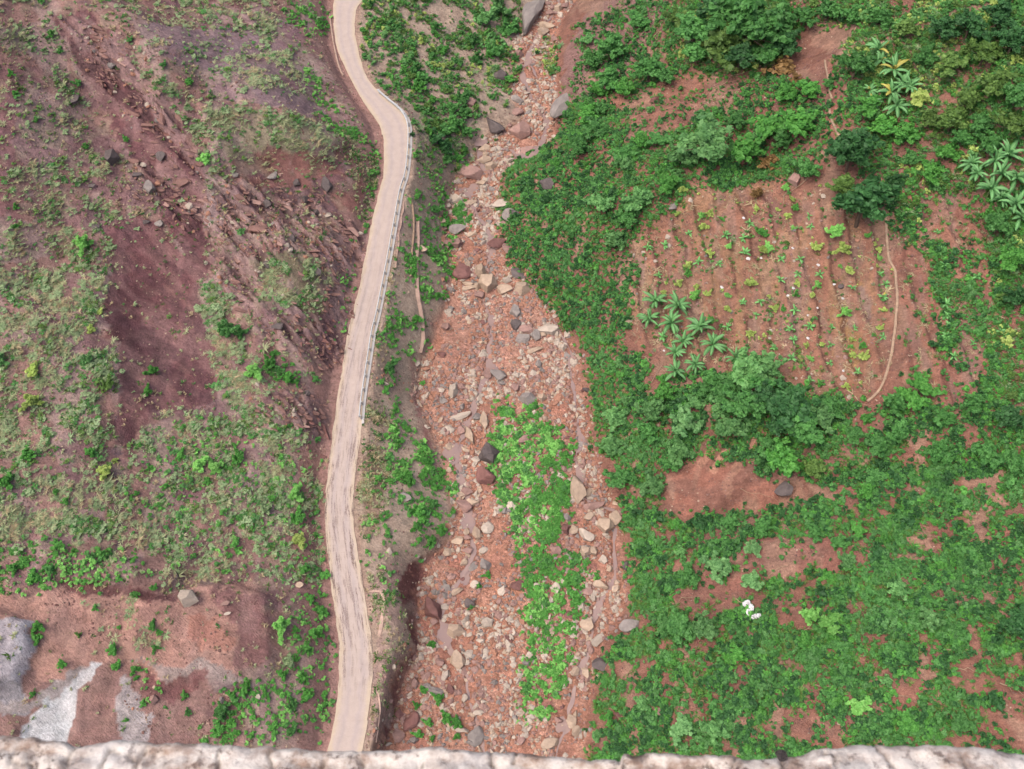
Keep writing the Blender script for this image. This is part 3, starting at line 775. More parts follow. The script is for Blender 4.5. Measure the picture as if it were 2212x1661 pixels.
# ------------------------------------------------------------------ water
def mat_water():
    s = NT('muddy_water')
    pos = s.n('ShaderNodeNewGeometry').outputs['Position']
    col = s.mix(s.remap(s.noise(pos, 0.5, 3), .35, .65, 0, 1), alb((160,136,132)), alb((172,144,134)))
    s.l(col, s.b.inputs['Base Color']); s.b.inputs['Roughness'].default_value = 0.22; s.b.inputs['Specular IOR Level'].default_value = 0.35
    s.bump(s.noise(pos, 5, 3), 0.12, 0.05)
    return s.m
MW = mat_water()
for nm, (xx, yy, ww, zz) in stream_geo.items():
    V = []; F = []
    for k in range(len(xx)):
        a, b = max(k - 1, 0), min(k + 1, len(xx) - 1)
        tx, ty = xx[b] - xx[a], yy[b] - yy[a]; L = math.hypot(tx, ty) + 1e-6; nx_, ny_ = -ty / L, tx / L
        for q in (-1, -.5, 0, .5, 1):
            wq = ww[k] * (1 + .25 * (vnoise(k * .7, q * 3, 4) - .5))
            V.append((xx[k] + nx_ * wq * q, yy[k] + ny_ * wq * q, zz[k]))
    for k in range(len(xx) - 1):
        for q in range(4): F.append((k * 5 + q, k * 5 + q + 1, k * 5 + 6 + q, k * 5 + 5 + q))
    o = link('stream', mesh_np('stream', V, F, [MW], smooth=True))
    prop(o, {'left': 'muddy pinkish main stream winding through the boulders', 'right': 'thin muddy stream channel right of the green island', 'braid': 'short side trickle rejoining the stream below the pale cliff block'}[nm], 'stream', 'structure')
pool_txt = ['widest brown pool left of the dark block', 'small pool under the round boulder above the island', 'small pool amid pale slabs left of the island top', 'rounded brown pool in the lower creek', 'long pool above the pale boulder, left of the island', 'narrow pool in the stones right of the dark bank', 'pool behind the tan boulder in the upper creek', 'pool below the pale egg shaped boulder', 'slim pool beside the leaning tan slabs', 'small pool midway down the wide gravel', 'small pool below the maroon boulder', 'pool beside the long reddish boulder', 'pool below the dark boulder in the right channel', 'small pool at the foot of the right channel bend', 'pool low in the right channel', 'shallow pool at the creek bend below the large boulder']
for i, (x, y, z, rx, ry) in enumerate(pool_geo):
    g = np.random.default_rng(50 + i); V = [(x, y, z + .012)]; n = 28
    ph = g.random(4) * 6.28
    for k in range(n):
        a = 2 * math.pi * k / n; q = 1 + .16 * math.sin(2 * a + ph[0]) + .12 * math.sin(3 * a + ph[1]) + .08 * math.sin(5 * a + ph[2])
        V.append((x + math.cos(a) * rx * q * 1.05, y + math.sin(a) * ry * q * 1.05, z + .012))
    F = [(0, 1 + k, 1 + (k + 1) % n) for k in range(n)]
    o = link('pool', mesh_np('pool', V, F, [MW], smooth=True)); prop(o, pool_txt[i], 'pool', 'structure')

# ------------------------------------------------------------------ scattered cover (stuff)
PROTO = {}
def proto_coll(name, meshes):
    c = bpy.data.collections.new(name)
    for i, m in enumerate(meshes):
        o = bpy.data.objects.new('%s_%02d' % (name, i), m); c.objects.link(o)
    PROTO[name] = (c, len(meshes)); return c
def clump(seed, nb, n, size, h, mat, up=1.1):
    g = np.random.default_rng(seed); cen = []; rad = []
    for i in range(nb):
        a = g.random() * 6.28; q = math.sqrt(g.random()) * .36
        cen.append((q * math.cos(a), q * math.sin(a), h * (.35 + .5 * g.random()))); rad.append(.12 + .12 * g.random())
    V, F, t = leaves(g, cen, rad, n, size, up, .8, .4)
    return mesh_np('leaf_clump', V, F, [mat], t)
def tuft(seed, n, L, mat, lean=.5):
    g = np.random.default_rng(seed); V = []; F = []; T = []
    for i in range(n):
        a = g.random() * 6.28; q = g.random() * .16; b = np.array([math.cos(a) * q, math.sin(a) * q, 0])
        l = L * (.6 + .7 * g.random()); ln = lean * (.3 + g.random())
        d = np.array([math.cos(a) * ln, math.sin(a) * ln, 1.0]); d /= np.linalg.norm(d)
        mid = b + d * l * .55; tip = b + d * l + np.array([math.cos(a), math.sin(a), -.6]) * l * .3
        w_ = np.array([-math.sin(a), math.cos(a), 0]) * .035 * (.7 + g.random())
        k = len(V); V += [b - w_, b + w_, mid + w_ * .9, mid - w_ * .9, tip + w_ * .2, tip - w_ * .2]
        F += [(k, k + 1, k + 2, k + 3), (k + 3, k + 2, k + 4, k + 5)]; T += [g.random()] * 6
    return mesh_np('grass_tuft', np.array(V), np.array(F), [mat], np.array(T))
def rock_mesh(seed, sub=2, cuts=10, rough=.05, flat=.75, mat='tan', name='rock'):
    g = np.random.default_rng(seed)
    bm = bmesh.new(); bmesh.ops.create_icosphere(bm, subdivisions=sub, radius=1.0)
    V = np.array([v.co for v in bm.verts])
    for k in range(cuts):
        d = g.normal(size=3); d /= np.linalg.norm(d); lim = .38 + .34 * g.random()
        s_ = V @ d; V = np.where((s_ > lim)[:, None], V - (s_ - lim)[:, None] * d * .96, V)
    V *= np.array([1, .7 + .45 * g.random(), flat * (.8 + .4 * g.random())])
    V /= np.abs(V[:, 0]).max()
    V += g.normal(size=V.shape) * rough * .35
    for v, q in zip(bm.verts, V): v.co = Vector(q)
    m = bpy.data.meshes.new(name); bm.to_mesh(m); bm.free(); m.materials.append(M[mat]); return m

proto_coll('green_clump', [clump(300 + i, 7, 16, .17, .75, M[['green', 'vivid', 'deep', 'green', 'deep', 'green', 'blue', 'green'][i]]) for i in range(8)] + [tuft(316 + i, 22, .6, M[['vivid', 'olive'][i]], 1.0) for i in range(2)])
proto_coll('vivid_clump', [clump(320 + i, 7, 15, .16, .6, M[['vivid', 'vivid', 'green', 'bright'][i]]) for i in range(4)])
proto_coll('mixed_clump', [clump(340 + i, 7, 15, .16, .8, M[['green', 'olive', 'green', 'vivid', 'blue', 'lime'][i]]) for i in range(6)] + [tuft(346 + i, 22, .6, M[['vivid', 'olive', 'pale'][i]], 1.0) for i in range(3)])
proto_coll('pale_tuft', [tuft(360 + i, 22, .5, M[['grass', 'grass', 'pale', 'straw', 'grass', 'pale'][i]], 1.3) for i in range(6)] + [clump(370 + i, 5, 12, .13, .5, M[['pale', 'olive', 'green', 'pale'][i]]) for i in range(4)])
proto_coll('short_grass', [tuft(380 + i, 16, .26, M[['grass', 'olive', 'green', 'straw'][i]], .8) for i in range(4)])
proto_coll('straw_litter', [tuft(390 + i, 12, .5, M[['straw', 'straw', 'stick'][i]], 1.6) for i in range(3)])
proto_coll('rubble', [rock_mesh(400 + i, 1, 6, .06, .75, ['tan', 'rubw', 'pink', 'rubw', 'greyr', 'rubw', 'pink', 'paler'][i]) for i in range(8)])

SH = []
for i in range(6):
    m_ = rock_mesh(430 + i, 2, 9, .03, .5, ['rockc', 'rockc', 'maroonr', 'rockc', 'pink', 'rockc'][i], 'rock_shard')
    co = np.zeros(len(m_.vertices) * 3, np.float32); m_.vertices.foreach_get('co', co); co = co.reshape(-1, 3) * np.array([1.2, .38, .6], np.float32); m_.vertices.foreach_set('co', co.ravel()); SH.append(m_)
proto_coll('shard', SH)
proto_coll('clod', [rock_mesh(450 + i, 1, 5, .06, .7, ['rockc', 'pink', 'maroonr', 'rockc', 'tan', 'rockc'][i]) for i in range(6)])
def gn_group():
    ng = bpy.data.node_groups.new('scatter', 'GeometryNodeTree')
    ng.interface.new_socket('Geometry', in_out='INPUT', socket_type='NodeSocketGeometry')
    ng.interface.new_socket('Source', in_out='INPUT', socket_type='NodeSocketCollection')
    ng.interface.new_socket('Geometry', in_out='OUTPUT', socket_type='NodeSocketGeometry')
    N = ng.nodes; gi = N.new('NodeGroupInput'); go = N.new('NodeGroupOutput')
    ci = N.new('GeometryNodeCollectionInfo'); ci.inputs['Separate Children'].default_value = True; ci.inputs['Reset Children'].default_value = True
    ip = N.new('GeometryNodeInstanceOnPoints'); ip.inputs['Pick Instance'].default_value = True
    def na(nm, ty):
        q = N.new('GeometryNodeInputNamedAttribute'); q.data_type = ty; q.inputs['Name'].default_value = nm; return q.outputs['Attribute']
    L = ng.links
    L.new(gi.outputs['Geometry'], ip.inputs['Points']); L.new(gi.outputs['Source'], ci.inputs['Collection'])
    L.new(ci.outputs[0], ip.inputs['Instance']); L.new(na('pick', 'INT'), ip.inputs['Instance Index'])
    L.new(na('turn', 'FLOAT_VECTOR'), ip.inputs['Rotation']); L.new(na('size', 'FLOAT_VECTOR'), ip.inputs['Scale'])
    L.new(ip.outputs[0], go.inputs[0])
    return ng
GN = gn_group()
def scatter(name, label, cat, src, D, per_m2, smin, smax, seed, clumpy=.6, cscale=1.8, zs=1.0, tilt=.15, sink=0.0, aim=None):
    """D: density map 0..1 on the ground grid"""
    g = np.random.default_rng(seed)
    pn = fbm(GX / cscale, GY / cscale, 3, seed)
    p = D * np.clip(1 + clumpy * (pn - .5) * 6, 0, 2.2) * per_m2 * DG * DG
    cnt = g.poisson(np.clip(p, 0, 6))
    jj, ii = np.nonzero(cnt); rep = cnt[jj, ii]; jj = np.repeat(jj, rep); ii = np.repeat(ii, rep)
    x = gx[ii] + (g.random(len(ii)) - .5) * DG; y = gy[jj] + (g.random(len(ii)) - .5) * DG
    z = bilin(Z, x, y) - sink
    n = len(x)
    if n == 0: return None
    m = bpy.data.meshes.new(name); m.vertices.add(n); m.vertices.foreach_set('co', np.stack([x, y, z], 1).astype(np.float32).ravel())
    c, k = PROTO[src]
    a = m.attributes.new('pick', 'INT', 'POINT'); a.data.foreach_set('value', (np.floor((fbm(x / 4.5, y / 4.5, 3, seed + 5) * 1.6 + g.random(n) * .55) * k).astype(np.int32) % k))
    t_ = np.stack([g.normal(size=n) * tilt, g.normal(size=n) * tilt, g.random(n) * 6.283], 1)
    if aim: t_[:, 2] = aim[0] + g.normal(size=n) * aim[1] + np.pi * g.integers(0, 2, n)
    a = m.attributes.new('turn', 'FLOAT_VECTOR', 'POINT'); a.data.foreach_set('vector', t_.astype(np.float32).ravel())
    pv = pn[jj, ii]
    s_ = (smin + (smax - smin) * g.random(n) ** 1.8) * (.6 + .8 * pv) * np.where(g.random(n) < .05, 1.5, 1)
    a = m.attributes.new('size', 'FLOAT_VECTOR', 'POINT'); a.data.foreach_set('vector', np.stack([s_, s_, s_ * zs], 1).astype(np.float32).ravel())
    o = bpy.data.objects.new(name, m); COL.objects.link(o)
    md = o.modifiers.new('scatter', 'NODES'); md.node_group = GN
    for it in GN.interface.items_tree:
        if it.name == 'Source': md[it.identifier] = c
    prop(o, label, cat, 'stuff')
    return n
clear = sstep(0.1, .5, np.maximum(rl - GX, GX - rr)) * sstep(.3, .9, cdist)
def dens(*items):
    D = np.zeros((NY, NX))
    for d, wq, p in items: D = np.maximum(D, d * area(p, wq, 2))
    return D
def cut(D, *items):
    for d, wq, p in items: D = D * (1 - d * area(p, wq, 2))
    return D
ISLAND = [(1075,870),(1150,870),(1230,960),(1245,1080),(1250,1130),(1230,1200),(1280,1230),(1260,1330),(1250,1430),(1200,1530),(1140,1560),(1125,1400),(1130,1300),(1100,1200),(1080,1080),(1065,960)]
D_is = dens((.95, .7, [(1075,870),(1150,870),(1230,960),(1245,1080),(1240,1130),(1200,1180),(1120,1190),(1080,1080),(1065,960)]),
            (.8, .9, [(1120,1190),(1200,1180),(1270,1230),(1258,1330),(1245,1430),(1200,1530),(1140,1560),(1125,1400),(1130,1300)]))
D_sl = dens((.98, .8, [(1110,350),(1200,310),(1230,220),(1290,200),(1400,300),(1560,330),(1700,330),(1740,380),(1600,400),(1500,420),(1400,480),(1350,560),(1370,690),(1320,740),(1270,760),(1230,700),(1190,640),(1110,590),(1085,500),(1080,400)]),
            (.95, .8, [(1265,780),(1330,740),(1390,760),(1400,830),(1430,860),(1440,1000),(1420,1080),(1350,1030),(1290,960),(1275,880)]))
D_sl = cut(D_sl, (.55, .9, [(1300,230),(1400,170),(1560,160),(1600,210),(1540,250),(1430,300),(1320,300)]))
D_up = dens((.6, .9, [(1290,210),(1460,130),(1650,160),(1760,200),(1790,300),(1760,380),(1600,400),(1440,320),(1320,300)]))
D_up = np.maximum(D_up, dens((.85, .6, [(1808,140),(1862,190),(1905,300),(1935,430),(1950,520),(1930,500),(1905,440),(1835,330),(1818,250)]), (.8, .7, [(1690,190),(1782,200),(1788,290),(1770,380),(1700,380),(1680,260)])))
D_up = np.maximum(D_up, dens((.38, 1, [(1260,60),(1330,20),(1440,0),(1460,140),(1300,220),(1230,220)])))
D_up = cut(D_up, (.8, .9, [(1330,220),(1450,160),(1560,160),(1620,200),(1540,240),(1440,300),(1370,290)]))
D_rd = dens((.62, .7, [(880,420),(940,430),(975,520),(985,620),(925,650),(915,740),(895,760),(900,840),(920,940),(960,1000),(985,1060),(960,1150),(880,1130),(835,1030),(835,900),(830,760),(855,650),(880,560)]),
            (.25, .9, [(790,1040),(870,1040),(900,1180),(860,1240),(800,1230)]), (.4, .9, [(900,340),(1000,330),(960,470),(890,420)]),
            (.5,.7,[(960,430),(1000,440),(1010,500),(960,540)]))
D_rd = cut(D_rd, (1, .2, [(880,750),(900,755),(910,830),(914,890),(942,950),(958,1020),(940,1010),(898,920),(888,840)]))
D_tc = dens((.6, .9, [(775,20),(1110,0),(1130,80),(1110,200),(1050,310),(960,360),(900,330),(890,240),(820,180),(780,100)]), (.6,.6,[(1165,90),(1200,90),(1205,190),(1195,200),(1170,130)]))
D_tc = cut(D_tc, (.7, .9, [(790,90),(830,130),(870,200),(900,260),(880,250),(800,150)]), (.6, .9, [(1000,80),(1050,130),(1070,200),(1020,190)]))
D_br = dens((.86, .9, [(1350,1060),(1450,1120),(1560,1110),(1760,1070),(1830,1000),(1900,880),(2212,820),(2212,1661),(1250,1661),(1290,1480),(1310,1400),(1360,1320)]),
            (.7, .9, [(1440,830),(1560,800),(1700,840),(1860,880),(1830,1000),(1700,1040),(1560,990),(1450,1000)]))
D_br = cut(D_br, (.93, .7, [(1440,1280),(1600,1170),(1780,1160),(1890,1180),(1860,1230),(1650,1260),(1560,1325),(1450,1325)]), (.7, .8, [(1470,1380),(1540,1370),(1540,1450),(1480,1450)]),
           (.9, .7, [(1440,1020),(1560,1000),(1750,1070),(1740,1095),(1560,1105),(1480,1120)]), (.85,.5,[(1558,1050),(1570,1018),(1628,940),(1650,930),(1590,1030),(1576,1085)]),
           (.8,.5,[(1790,1100),(1850,1040),(1900,990),(1905,1010),(1850,1070),(1800,1130)]), (.8,.5,[(1900,1030),(1950,940),(1965,950),(1920,1040)]), (.7,.6,[(1900,1060),(1990,1040),(2000,1070),(1900,1100)]), (.7,.6,[(1660,1120),(1740,1120),(1760,1150),(1680,1150)]), (.7,.6,[(1480,1500),(1560,1480),(1580,1530),(1490,1550)]), (.6,.6,[(2040,1110),(2130,1100),(2150,1150),(2060,1150)]), (.6,.6,[(1690,1410),(1720,1400),(1730,1480),(1700,1490)]), (.6,.6,[(1845,1220),(1865,1220),(1870,1370),(1850,1370)]), (.7,.6,[(2150,1480),(2190,1500),(2170,1620),(2140,1600)]), (.8,.5,[(1500,1000),(1520,960),(1545,950),(1530,1010)]), (.8,.5,[(1540,990),(1560,960),(1585,940),(1560,1000)]))
D_tr = dens((.92, .8, [(1420,0),(2212,0),(2212,480),(2090,450),(1950,400),(1880,250),(1800,130),(1850,60),(1740,50),(1640,160),(1450,140)]),
            (.85, .9, [(2100,450),(2212,450),(2212,850),(2160,860),(2150,600)]), (.7,.6,[(1880,250),(1990,330),(2000,480),(1960,520),(1930,430)]))
D_fu = dens((.95, .35, [(1945,440),(1976,440),(1988,528),(2021,530),(2066,550),(2068,640),(2066,650),(2070,740),(2060,790),(2036,770),(2033,700),(2028,645),(2021,600),(2004,545),(1974,525),(1954,500)]),
            (.95, .35, [(2055,420),(2086,520),(2103,550),(2123,625),(2128,735),(2094,735),(2084,665),(2079,530)]), (.9, .4, [(2140,500),(2170,560),(2170,680),(2154,760),(2150,860),(2112,862),(2136,720)]), (.05, 1, FURR))
D_fd = np.maximum(dens((.30, 1, FIELD)), .6 * fieldm * sstep(.78, .86, saw))

D_le = dens((.95, .5, [(700,250),(720,242),(760,282),(815,300),(790,318),(750,305),(715,285)]), (.85, .6, [(655,150),(680,160),(705,240),(690,235),(665,190)]), (.85, .7, [(610,15),(700,20),(715,75),(660,80),(620,50)]),
            (.45, .5, [(800,310),(828,330),(826,370),(805,430),(785,520),(770,540),(795,420)]), (.55,.5,[(780,560),(768,640),(752,700),(738,760),(742,700),(758,620)]),
            (.6, .8, [(460,1510),(540,1470),(640,1500),(600,1610),(450,1620)]), (.35, .9, [(640,1240),(705,1250),(722,1400),(715,1600),(600,1600),(640,1450)]),
            (.55, .8, [(560,760),(620,780),(655,820),(600,830),(555,810)]), (.5, .8, [(0,1190),(250,1180),(230,1260),(90,1280),(0,1260)]), (.25,.6,[(300,1420),(330,1420),(350,1500),(300,1490)]),
            (.5,.5,[(640,990),(655,1060),(640,1100),(625,1050)]), (.3,.5,[(700,1000),(712,1100),(706,1240),(690,1200)]), (.12, 1, [(480,860),(690,960),(690,1240),(240,1240),(260,1000)]))
D_pa = dens((.55, .9, [(0,520),(170,520),(235,640),(225,900),(240,1180),(0,1180)]), (.5, .9, [(240,960),(480,870),(560,880),(690,960),(690,1240),(240,1240)]), (.85, .8, [(430,210),(560,240),(700,270),(755,325),(690,355),(560,330),(470,320)]),
            (.7, .8, [(440,600),(480,640),(540,790),(620,900),(700,960),(560,940),(470,840),(450,720)]), (.4, .9, [(0,0),(110,30),(230,350),(320,540),(180,540),(0,520)]), (.75, .7, [(240,90),(300,120),(470,310),(450,340),(340,230)]),
            (.8, .8, [(530,560),(640,550),(720,590),(710,660),(650,690),(570,650)]), (.3, .9, [(300,0),(560,0),(600,100),(400,120)]), (.25, .9, [(380,110),(640,110),(680,220),(480,200)]), (.3,.9,[(400,330),(470,330),(470,420),(420,400)]), (.05, 1, [(0,0),(700,0),(690,1240),(0,1240)]), (.9,.6,[(250,85),(300,118),(470,262),(475,320),(440,300),(380,215),(290,150)]), (.25,.9,[(200,1290),(330,1290),(330,1400),(260,1400)]))
D_pa = cut(D_pa, (.9, .7, [(120,40),(200,30),(250,110),(330,200),(430,330),(440,500),(445,600),(400,600),(350,470),(300,360),(250,270),(190,170)]), (.9, .7, [(240,480),(330,480),(430,600),(440,700),(470,760),(478,850),(400,880),(310,870),(270,980),(240,960),(245,800),(235,620)]),
           (.85, .7, [(525,185),(640,200),(700,245),(640,250),(560,228)]), (.8, .7, [(310,50),(420,60),(540,60),(560,110),(480,130),(380,100)]), (.7, .7, [(0,120),(60,130),(130,260),(120,330),(60,330),(0,300)]))
D_sg = dens((.9, .6, [(790,870),(830,870),(835,1000),(815,1130),(790,1150),(775,1050)]), (.4, .8, [(800,1250),(850,1200),(868,1330),(880,1400),(850,1470),(830,1590),(790,1600),(812,1450)]), (.7, .6, [(740,290),(820,310),(820,400),(790,500),(770,400)]),
            (.35, .8, [(805,560),(850,560),(835,760),(800,800),(790,850)]), (.3, 1, [(770,130),(830,200),(960,340),(930,420),(890,300),(800,190)]))
D_st = dens((.6, .9, [(1790,650),(1850,640),(1880,760),(1840,850),(1800,780)]), (.6, .9, [(1830,560),(1880,680),(1860,730),(1810,620)]), (.25, 1, FIELD), (.5,.7,[(1530,700),(1600,720),(1610,770),(1560,770)]), (.3,.9,FURR))
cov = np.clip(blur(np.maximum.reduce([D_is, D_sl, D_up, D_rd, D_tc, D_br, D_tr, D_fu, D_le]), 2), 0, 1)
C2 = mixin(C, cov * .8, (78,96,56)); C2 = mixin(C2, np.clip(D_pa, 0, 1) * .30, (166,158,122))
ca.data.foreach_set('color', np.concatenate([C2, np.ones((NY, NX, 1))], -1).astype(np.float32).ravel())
scatter('ground_cover', 'low vivid green plants covering the island between the two stream channels', 'ground cover', 'vivid_clump', D_is * clear, 13, .3, .8, 11, .6, 1.3)
scatter('ground_cover', 'dense green undergrowth on the slope right of the upper creek', 'undergrowth', 'green_clump', np.maximum(D_sl, D_up) * clear, 13, .35, .9, 12, .22, 1.7)
scatter('ground_cover', 'green weeds on the strip between the road and the creek', 'undergrowth', 'vivid_clump', D_rd * clear, 8, .3, .85, 13, .9, 1.6)
scatter('ground_cover', 'green scrub between the upper road and the creek', 'scrub', 'mixed_clump', D_tc * clear, 7.5, .35, 1.0, 14, .7, 2.0)
scatter('ground_cover', 'thick green undergrowth over the lower right slope', 'undergrowth', 'green_clump', D_br * clear, 15, .32, 1.0, 15, .65, 2.0)
scatter('ground_cover', 'lush green vegetation over the top right slope', 'undergrowth', 'mixed_clump', D_tr * clear, 11, .35, 1.0, 16, .35, 2.0)
scatter('ground_cover', 'green strips growing between the bare furrows at right', 'undergrowth', 'green_clump', D_fu * clear, 18, .4, .9, 17, .2, 1.5)
scatter('ground_cover', 'sparse small weeds among the young plants of the bare field', 'weeds', 'mixed_clump', D_fd * clear, 2.5, .25, .6, 18, .8, 1.8)
scatter('ground_cover', 'green patches along the left verge and foot of the left hillside', 'weeds', 'vivid_clump', D_le * clear, 8, .3, .75, 19, .6, 1.6)
scatter('grass', 'pale olive grass tufts over the left hillside', 'grass', 'pale_tuft', D_pa * clear * (1 - .5 * rockm), 12.0, .4, 1.05, 20, 1.0, 1.7, .5)
scatter('grass', 'short dry grass beside the road', 'grass', 'short_grass', D_sg * clear, 16, .6, 1.2, 22, .7, 1.5)
scatter('dry_litter', 'straw and dry stalks lying on the bare planted field', 'straw', 'straw_litter', D_st * clear, 2.6, .5, 1.2, 23, .8, 1.6, .35)
D_rb = bedm * (1 - .6 * blur(D_is, 1)) * sstep(.05, .5, np.abs(GX - rr))
scatter('rubble', 'reddish rubble and cobbles strewn over the creek bed', 'rubble', 'rubble', D_rb * sstep(.15, .5, cdist), 11, .07, .40, 24, .6, 2.6, 1, .5)
soilm = (GX > rr + .3) * (1 - bedm) + (GX < rl - .5)
scatter('clods', 'earth clods and pebbles strewn over the bare soil of both hillsides', 'clods', 'clod', np.clip(soilm, 0, 1) * (1 - .8 * cov) * (1 - .6 * marm) * (1 - .6 * slm) * (1 - area([(0,1320),(240,1400),(345,1661),(0,1661)], .6, 1)), 2.4, .04, .15, 27, .8, 2.0, 1, .4)
scatter('grass', 'thin dry wisps of grass dotting the bare maroon slopes', 'grass', 'short_grass', hillm * (1 - np.clip(D_pa + cov + .7 * marm + .7 * slm, 0, 1)), 1.6, .5, 1.2, 28, .8, 1.8)
D_rk = np.maximum(rockm * .5, dens((.5, .8, [(800,800),(870,790),(880,840),(820,850)]), (.25,.9,[(260,1470),(330,1590),(280,1610)]), (.12,1,FIELD), (.3,.5,[(820,1220),(845,1220),(850,1290),(820,1290)])))
scatter('rock_fragments', 'broken ledges and shards of the rilled red rock', 'rock shards', 'shard', rockm * (1 - .7 * mound), 2.2, .25, .95, 26, .9, 1.6, .8, .2, .10, (-.66, .35))
scatter('rubble', 'loose stones on the rilled rock and the road terrace', 'stones', 'rubble', D_rk * clear, 2.6, .06, .30, 25, .9, 2.2, 1, .5)

# ------------------------------------------------------------------ labels that point to one thing
LAND = [("near the upper road bend", 800, 270), ("on the grassy spur", 600, 270), ("on the rilled red scarp", 600, 450), ("high on the far left slope", 110, 250), ("on the far left slope midway up", 130, 560),
 ("low on the left hillside", 120, 930), ("on the maroon chute", 330, 640), ("on the grassy hillside left of the road", 480, 1010), ("beside the rock nose left of the road", 580, 790), ("just left of the lower road", 660, 1330), ("near the lower left corner", 120, 1420),
 ("below the left ledge", 380, 1400), ("at the foot of the left slope", 560, 1530), ("at the head of the creek", 1180, 40), ("in the upper creek", 1130, 230), ("on the bank right of the road bend", 960, 260), ("at the creek bend", 1040, 330), ("in the narrow rocky creek", 1030, 450),
 ("where the creek opens out", 1050, 590), ("on the wide gravel fan", 1080, 740), ("on the strip beside the guardrail", 860, 700), ("left of the green island", 1000, 930), ("beside the dark block", 1050, 1010), ("on the green island", 1170, 1050), ("in the stones below the widest pool", 1010, 1090),
 ("in the lower creek bed", 980, 1330), ("at the lower left of the creek", 930, 1500), ("on the lower tip of the island", 1190, 1380), ("beside the thin right channel", 1260, 900), ("at the bend of the right channel", 1310, 1120), ("low in the right channel", 1250, 1430), ("on the slope right of the creek head", 1310, 110),
 ("on the wooded knoll at the top", 1580, 70), ("above the planted field", 1530, 320), ("on the slope above the island", 1340, 600), ("in the banana plot", 1450, 690), ("in the upper planted field", 1600, 500), ("in the middle of the planted field", 1700, 620), ("in the lower planted field", 1780, 760),
 ("along the footpath ridge", 1830, 250), ("beside the field path", 1930, 600), ("on the top right slope", 2030, 170), ("at the right edge", 2170, 420), ("among the furrows at right", 2060, 650), ("in the trees below the field", 1640, 850), ("in the thicket left of the trees", 1420, 930),
 ("around the red hollow", 1600, 1050), ("on the bare red clearing", 1650, 1210), ("near the white sheet", 1590, 1330), ("on the lower right slope", 1900, 1400), ("on the right slope below the furrows", 1960, 920), ("at the bottom by the wall", 1500, 1560), ("in the bottom right corner", 2130, 1500)]
def sketch_of(x, y, z):
    dz = z - CAMZ; sp, cp = math.sin(PITCH), math.cos(PITCH)
    f = y * cp - dz * sp; u = y * sp + dz * cp
    return PW / 2 + x / f * FPX, PH / 2 - u / f * FPX
def where(px, py):
    return min(LAND, key=lambda l: (l[1] - px) ** 2 + (l[2] - py) ** 2)[0]
ORD = ['first', 'second', 'third', 'fourth', 'fifth', 'sixth', 'seventh', 'eighth', 'ninth', 'tenth', 'eleventh', 'twelfth']
NUM = ['', 'one', 'two', 'three', 'four', 'five', 'six', 'seven', 'eight', 'nine', 'ten', 'eleven', 'twelve']
NAMED = []      # (object, base label, px, py)
def named(o, label, cat, px, py, group=None):
    prop(o, label, cat, None, group); NAMED.append((o, label, px, py))
def settle_labels():
    by = {}
    for t_ in NAMED: by.setdefault(t_[1], []).append(t_)
    for lab, ts in by.items():
        if len(ts) == 1 or len(ts) > 12: continue
        xs = [q[2] for q in ts]; ys = [q[3] for q in ts]
        hor = max(xs) - min(xs) >= max(ys) - min(ys)
        ts.sort(key=lambda q: q[2] if hor else q[3])
        n = len(ts)
        for i, q in enumerate(ts):
            if i == 0: s_ = 'leftmost' if hor else 'topmost'
            elif i == n - 1: s_ = 'rightmost' if hor else 'lowest'
            else: s_ = ORD[i] + (' from left' if hor else ' from top')
            new = lab + ', ' + s_ + ' of ' + NUM[n]
            if len(new.split()) > 16: new = lab + ', ' + s_
            q[0]['label'] = new

# ------------------------------------------------------------------ boulders
BOULD = [rock_mesh(500 + i, 3, [9, 14, 8, 16, 11, 7, 12, 10][i], .03, [.8, .7, .9, .6, .75, .85, .65, .8][i], 'tan', 'boulder') for i in range(8)]
def block_mesh(seed):
    g = np.random.default_rng(seed); bm = bmesh.new(); bmesh.ops.create_icosphere(bm, subdivisions=4, radius=1.5)
    V = np.array([v.co for v in bm.verts]); Q = np.array(Euler((g.normal() * .25, g.normal() * .25, .8)).to_matrix())
    for d in list(np.eye(3)) + list(-np.eye(3)) + [np.array([.6, .5, .62]), np.array([-.5, .6, .6]), np.array([.7, -.6, .2])]:
        d = d / np.linalg.norm(d); d = d + g.normal(size=3) * .10; d /= np.linalg.norm(d); d = Q @ d; lim = .74 + .12 * g.random()
        s_ = V @ d; V = np.where((s_ > lim)[:, None], V - (s_ - lim)[:, None] * d * .985, V)
    V /= np.abs(V[:, :2]).max(); V += g.normal(size=V.shape) * .006
    for v, q in zip(bm.verts, V): v.co = Vector(q)
    m = bpy.data.meshes.new('boulder'); bm.to_mesh(m); bm.free(); m.materials.append(M['tan']); return m
BOULD += [block_mesh(540 + i) for i in range(4)]
for m in BOULD: m.polygons.foreach_set('use_smooth', np.zeros(len(m.polygons), bool))
BCOL = {'t': ('tan', 'tan'), 'p': ('pink', 'pinkish'), 'm': ('maroonr', 'maroon'), 'g': ('greyr', 'grey'), 'd': ('darkr', 'dark'), 'w': ('paler', 'pale')}
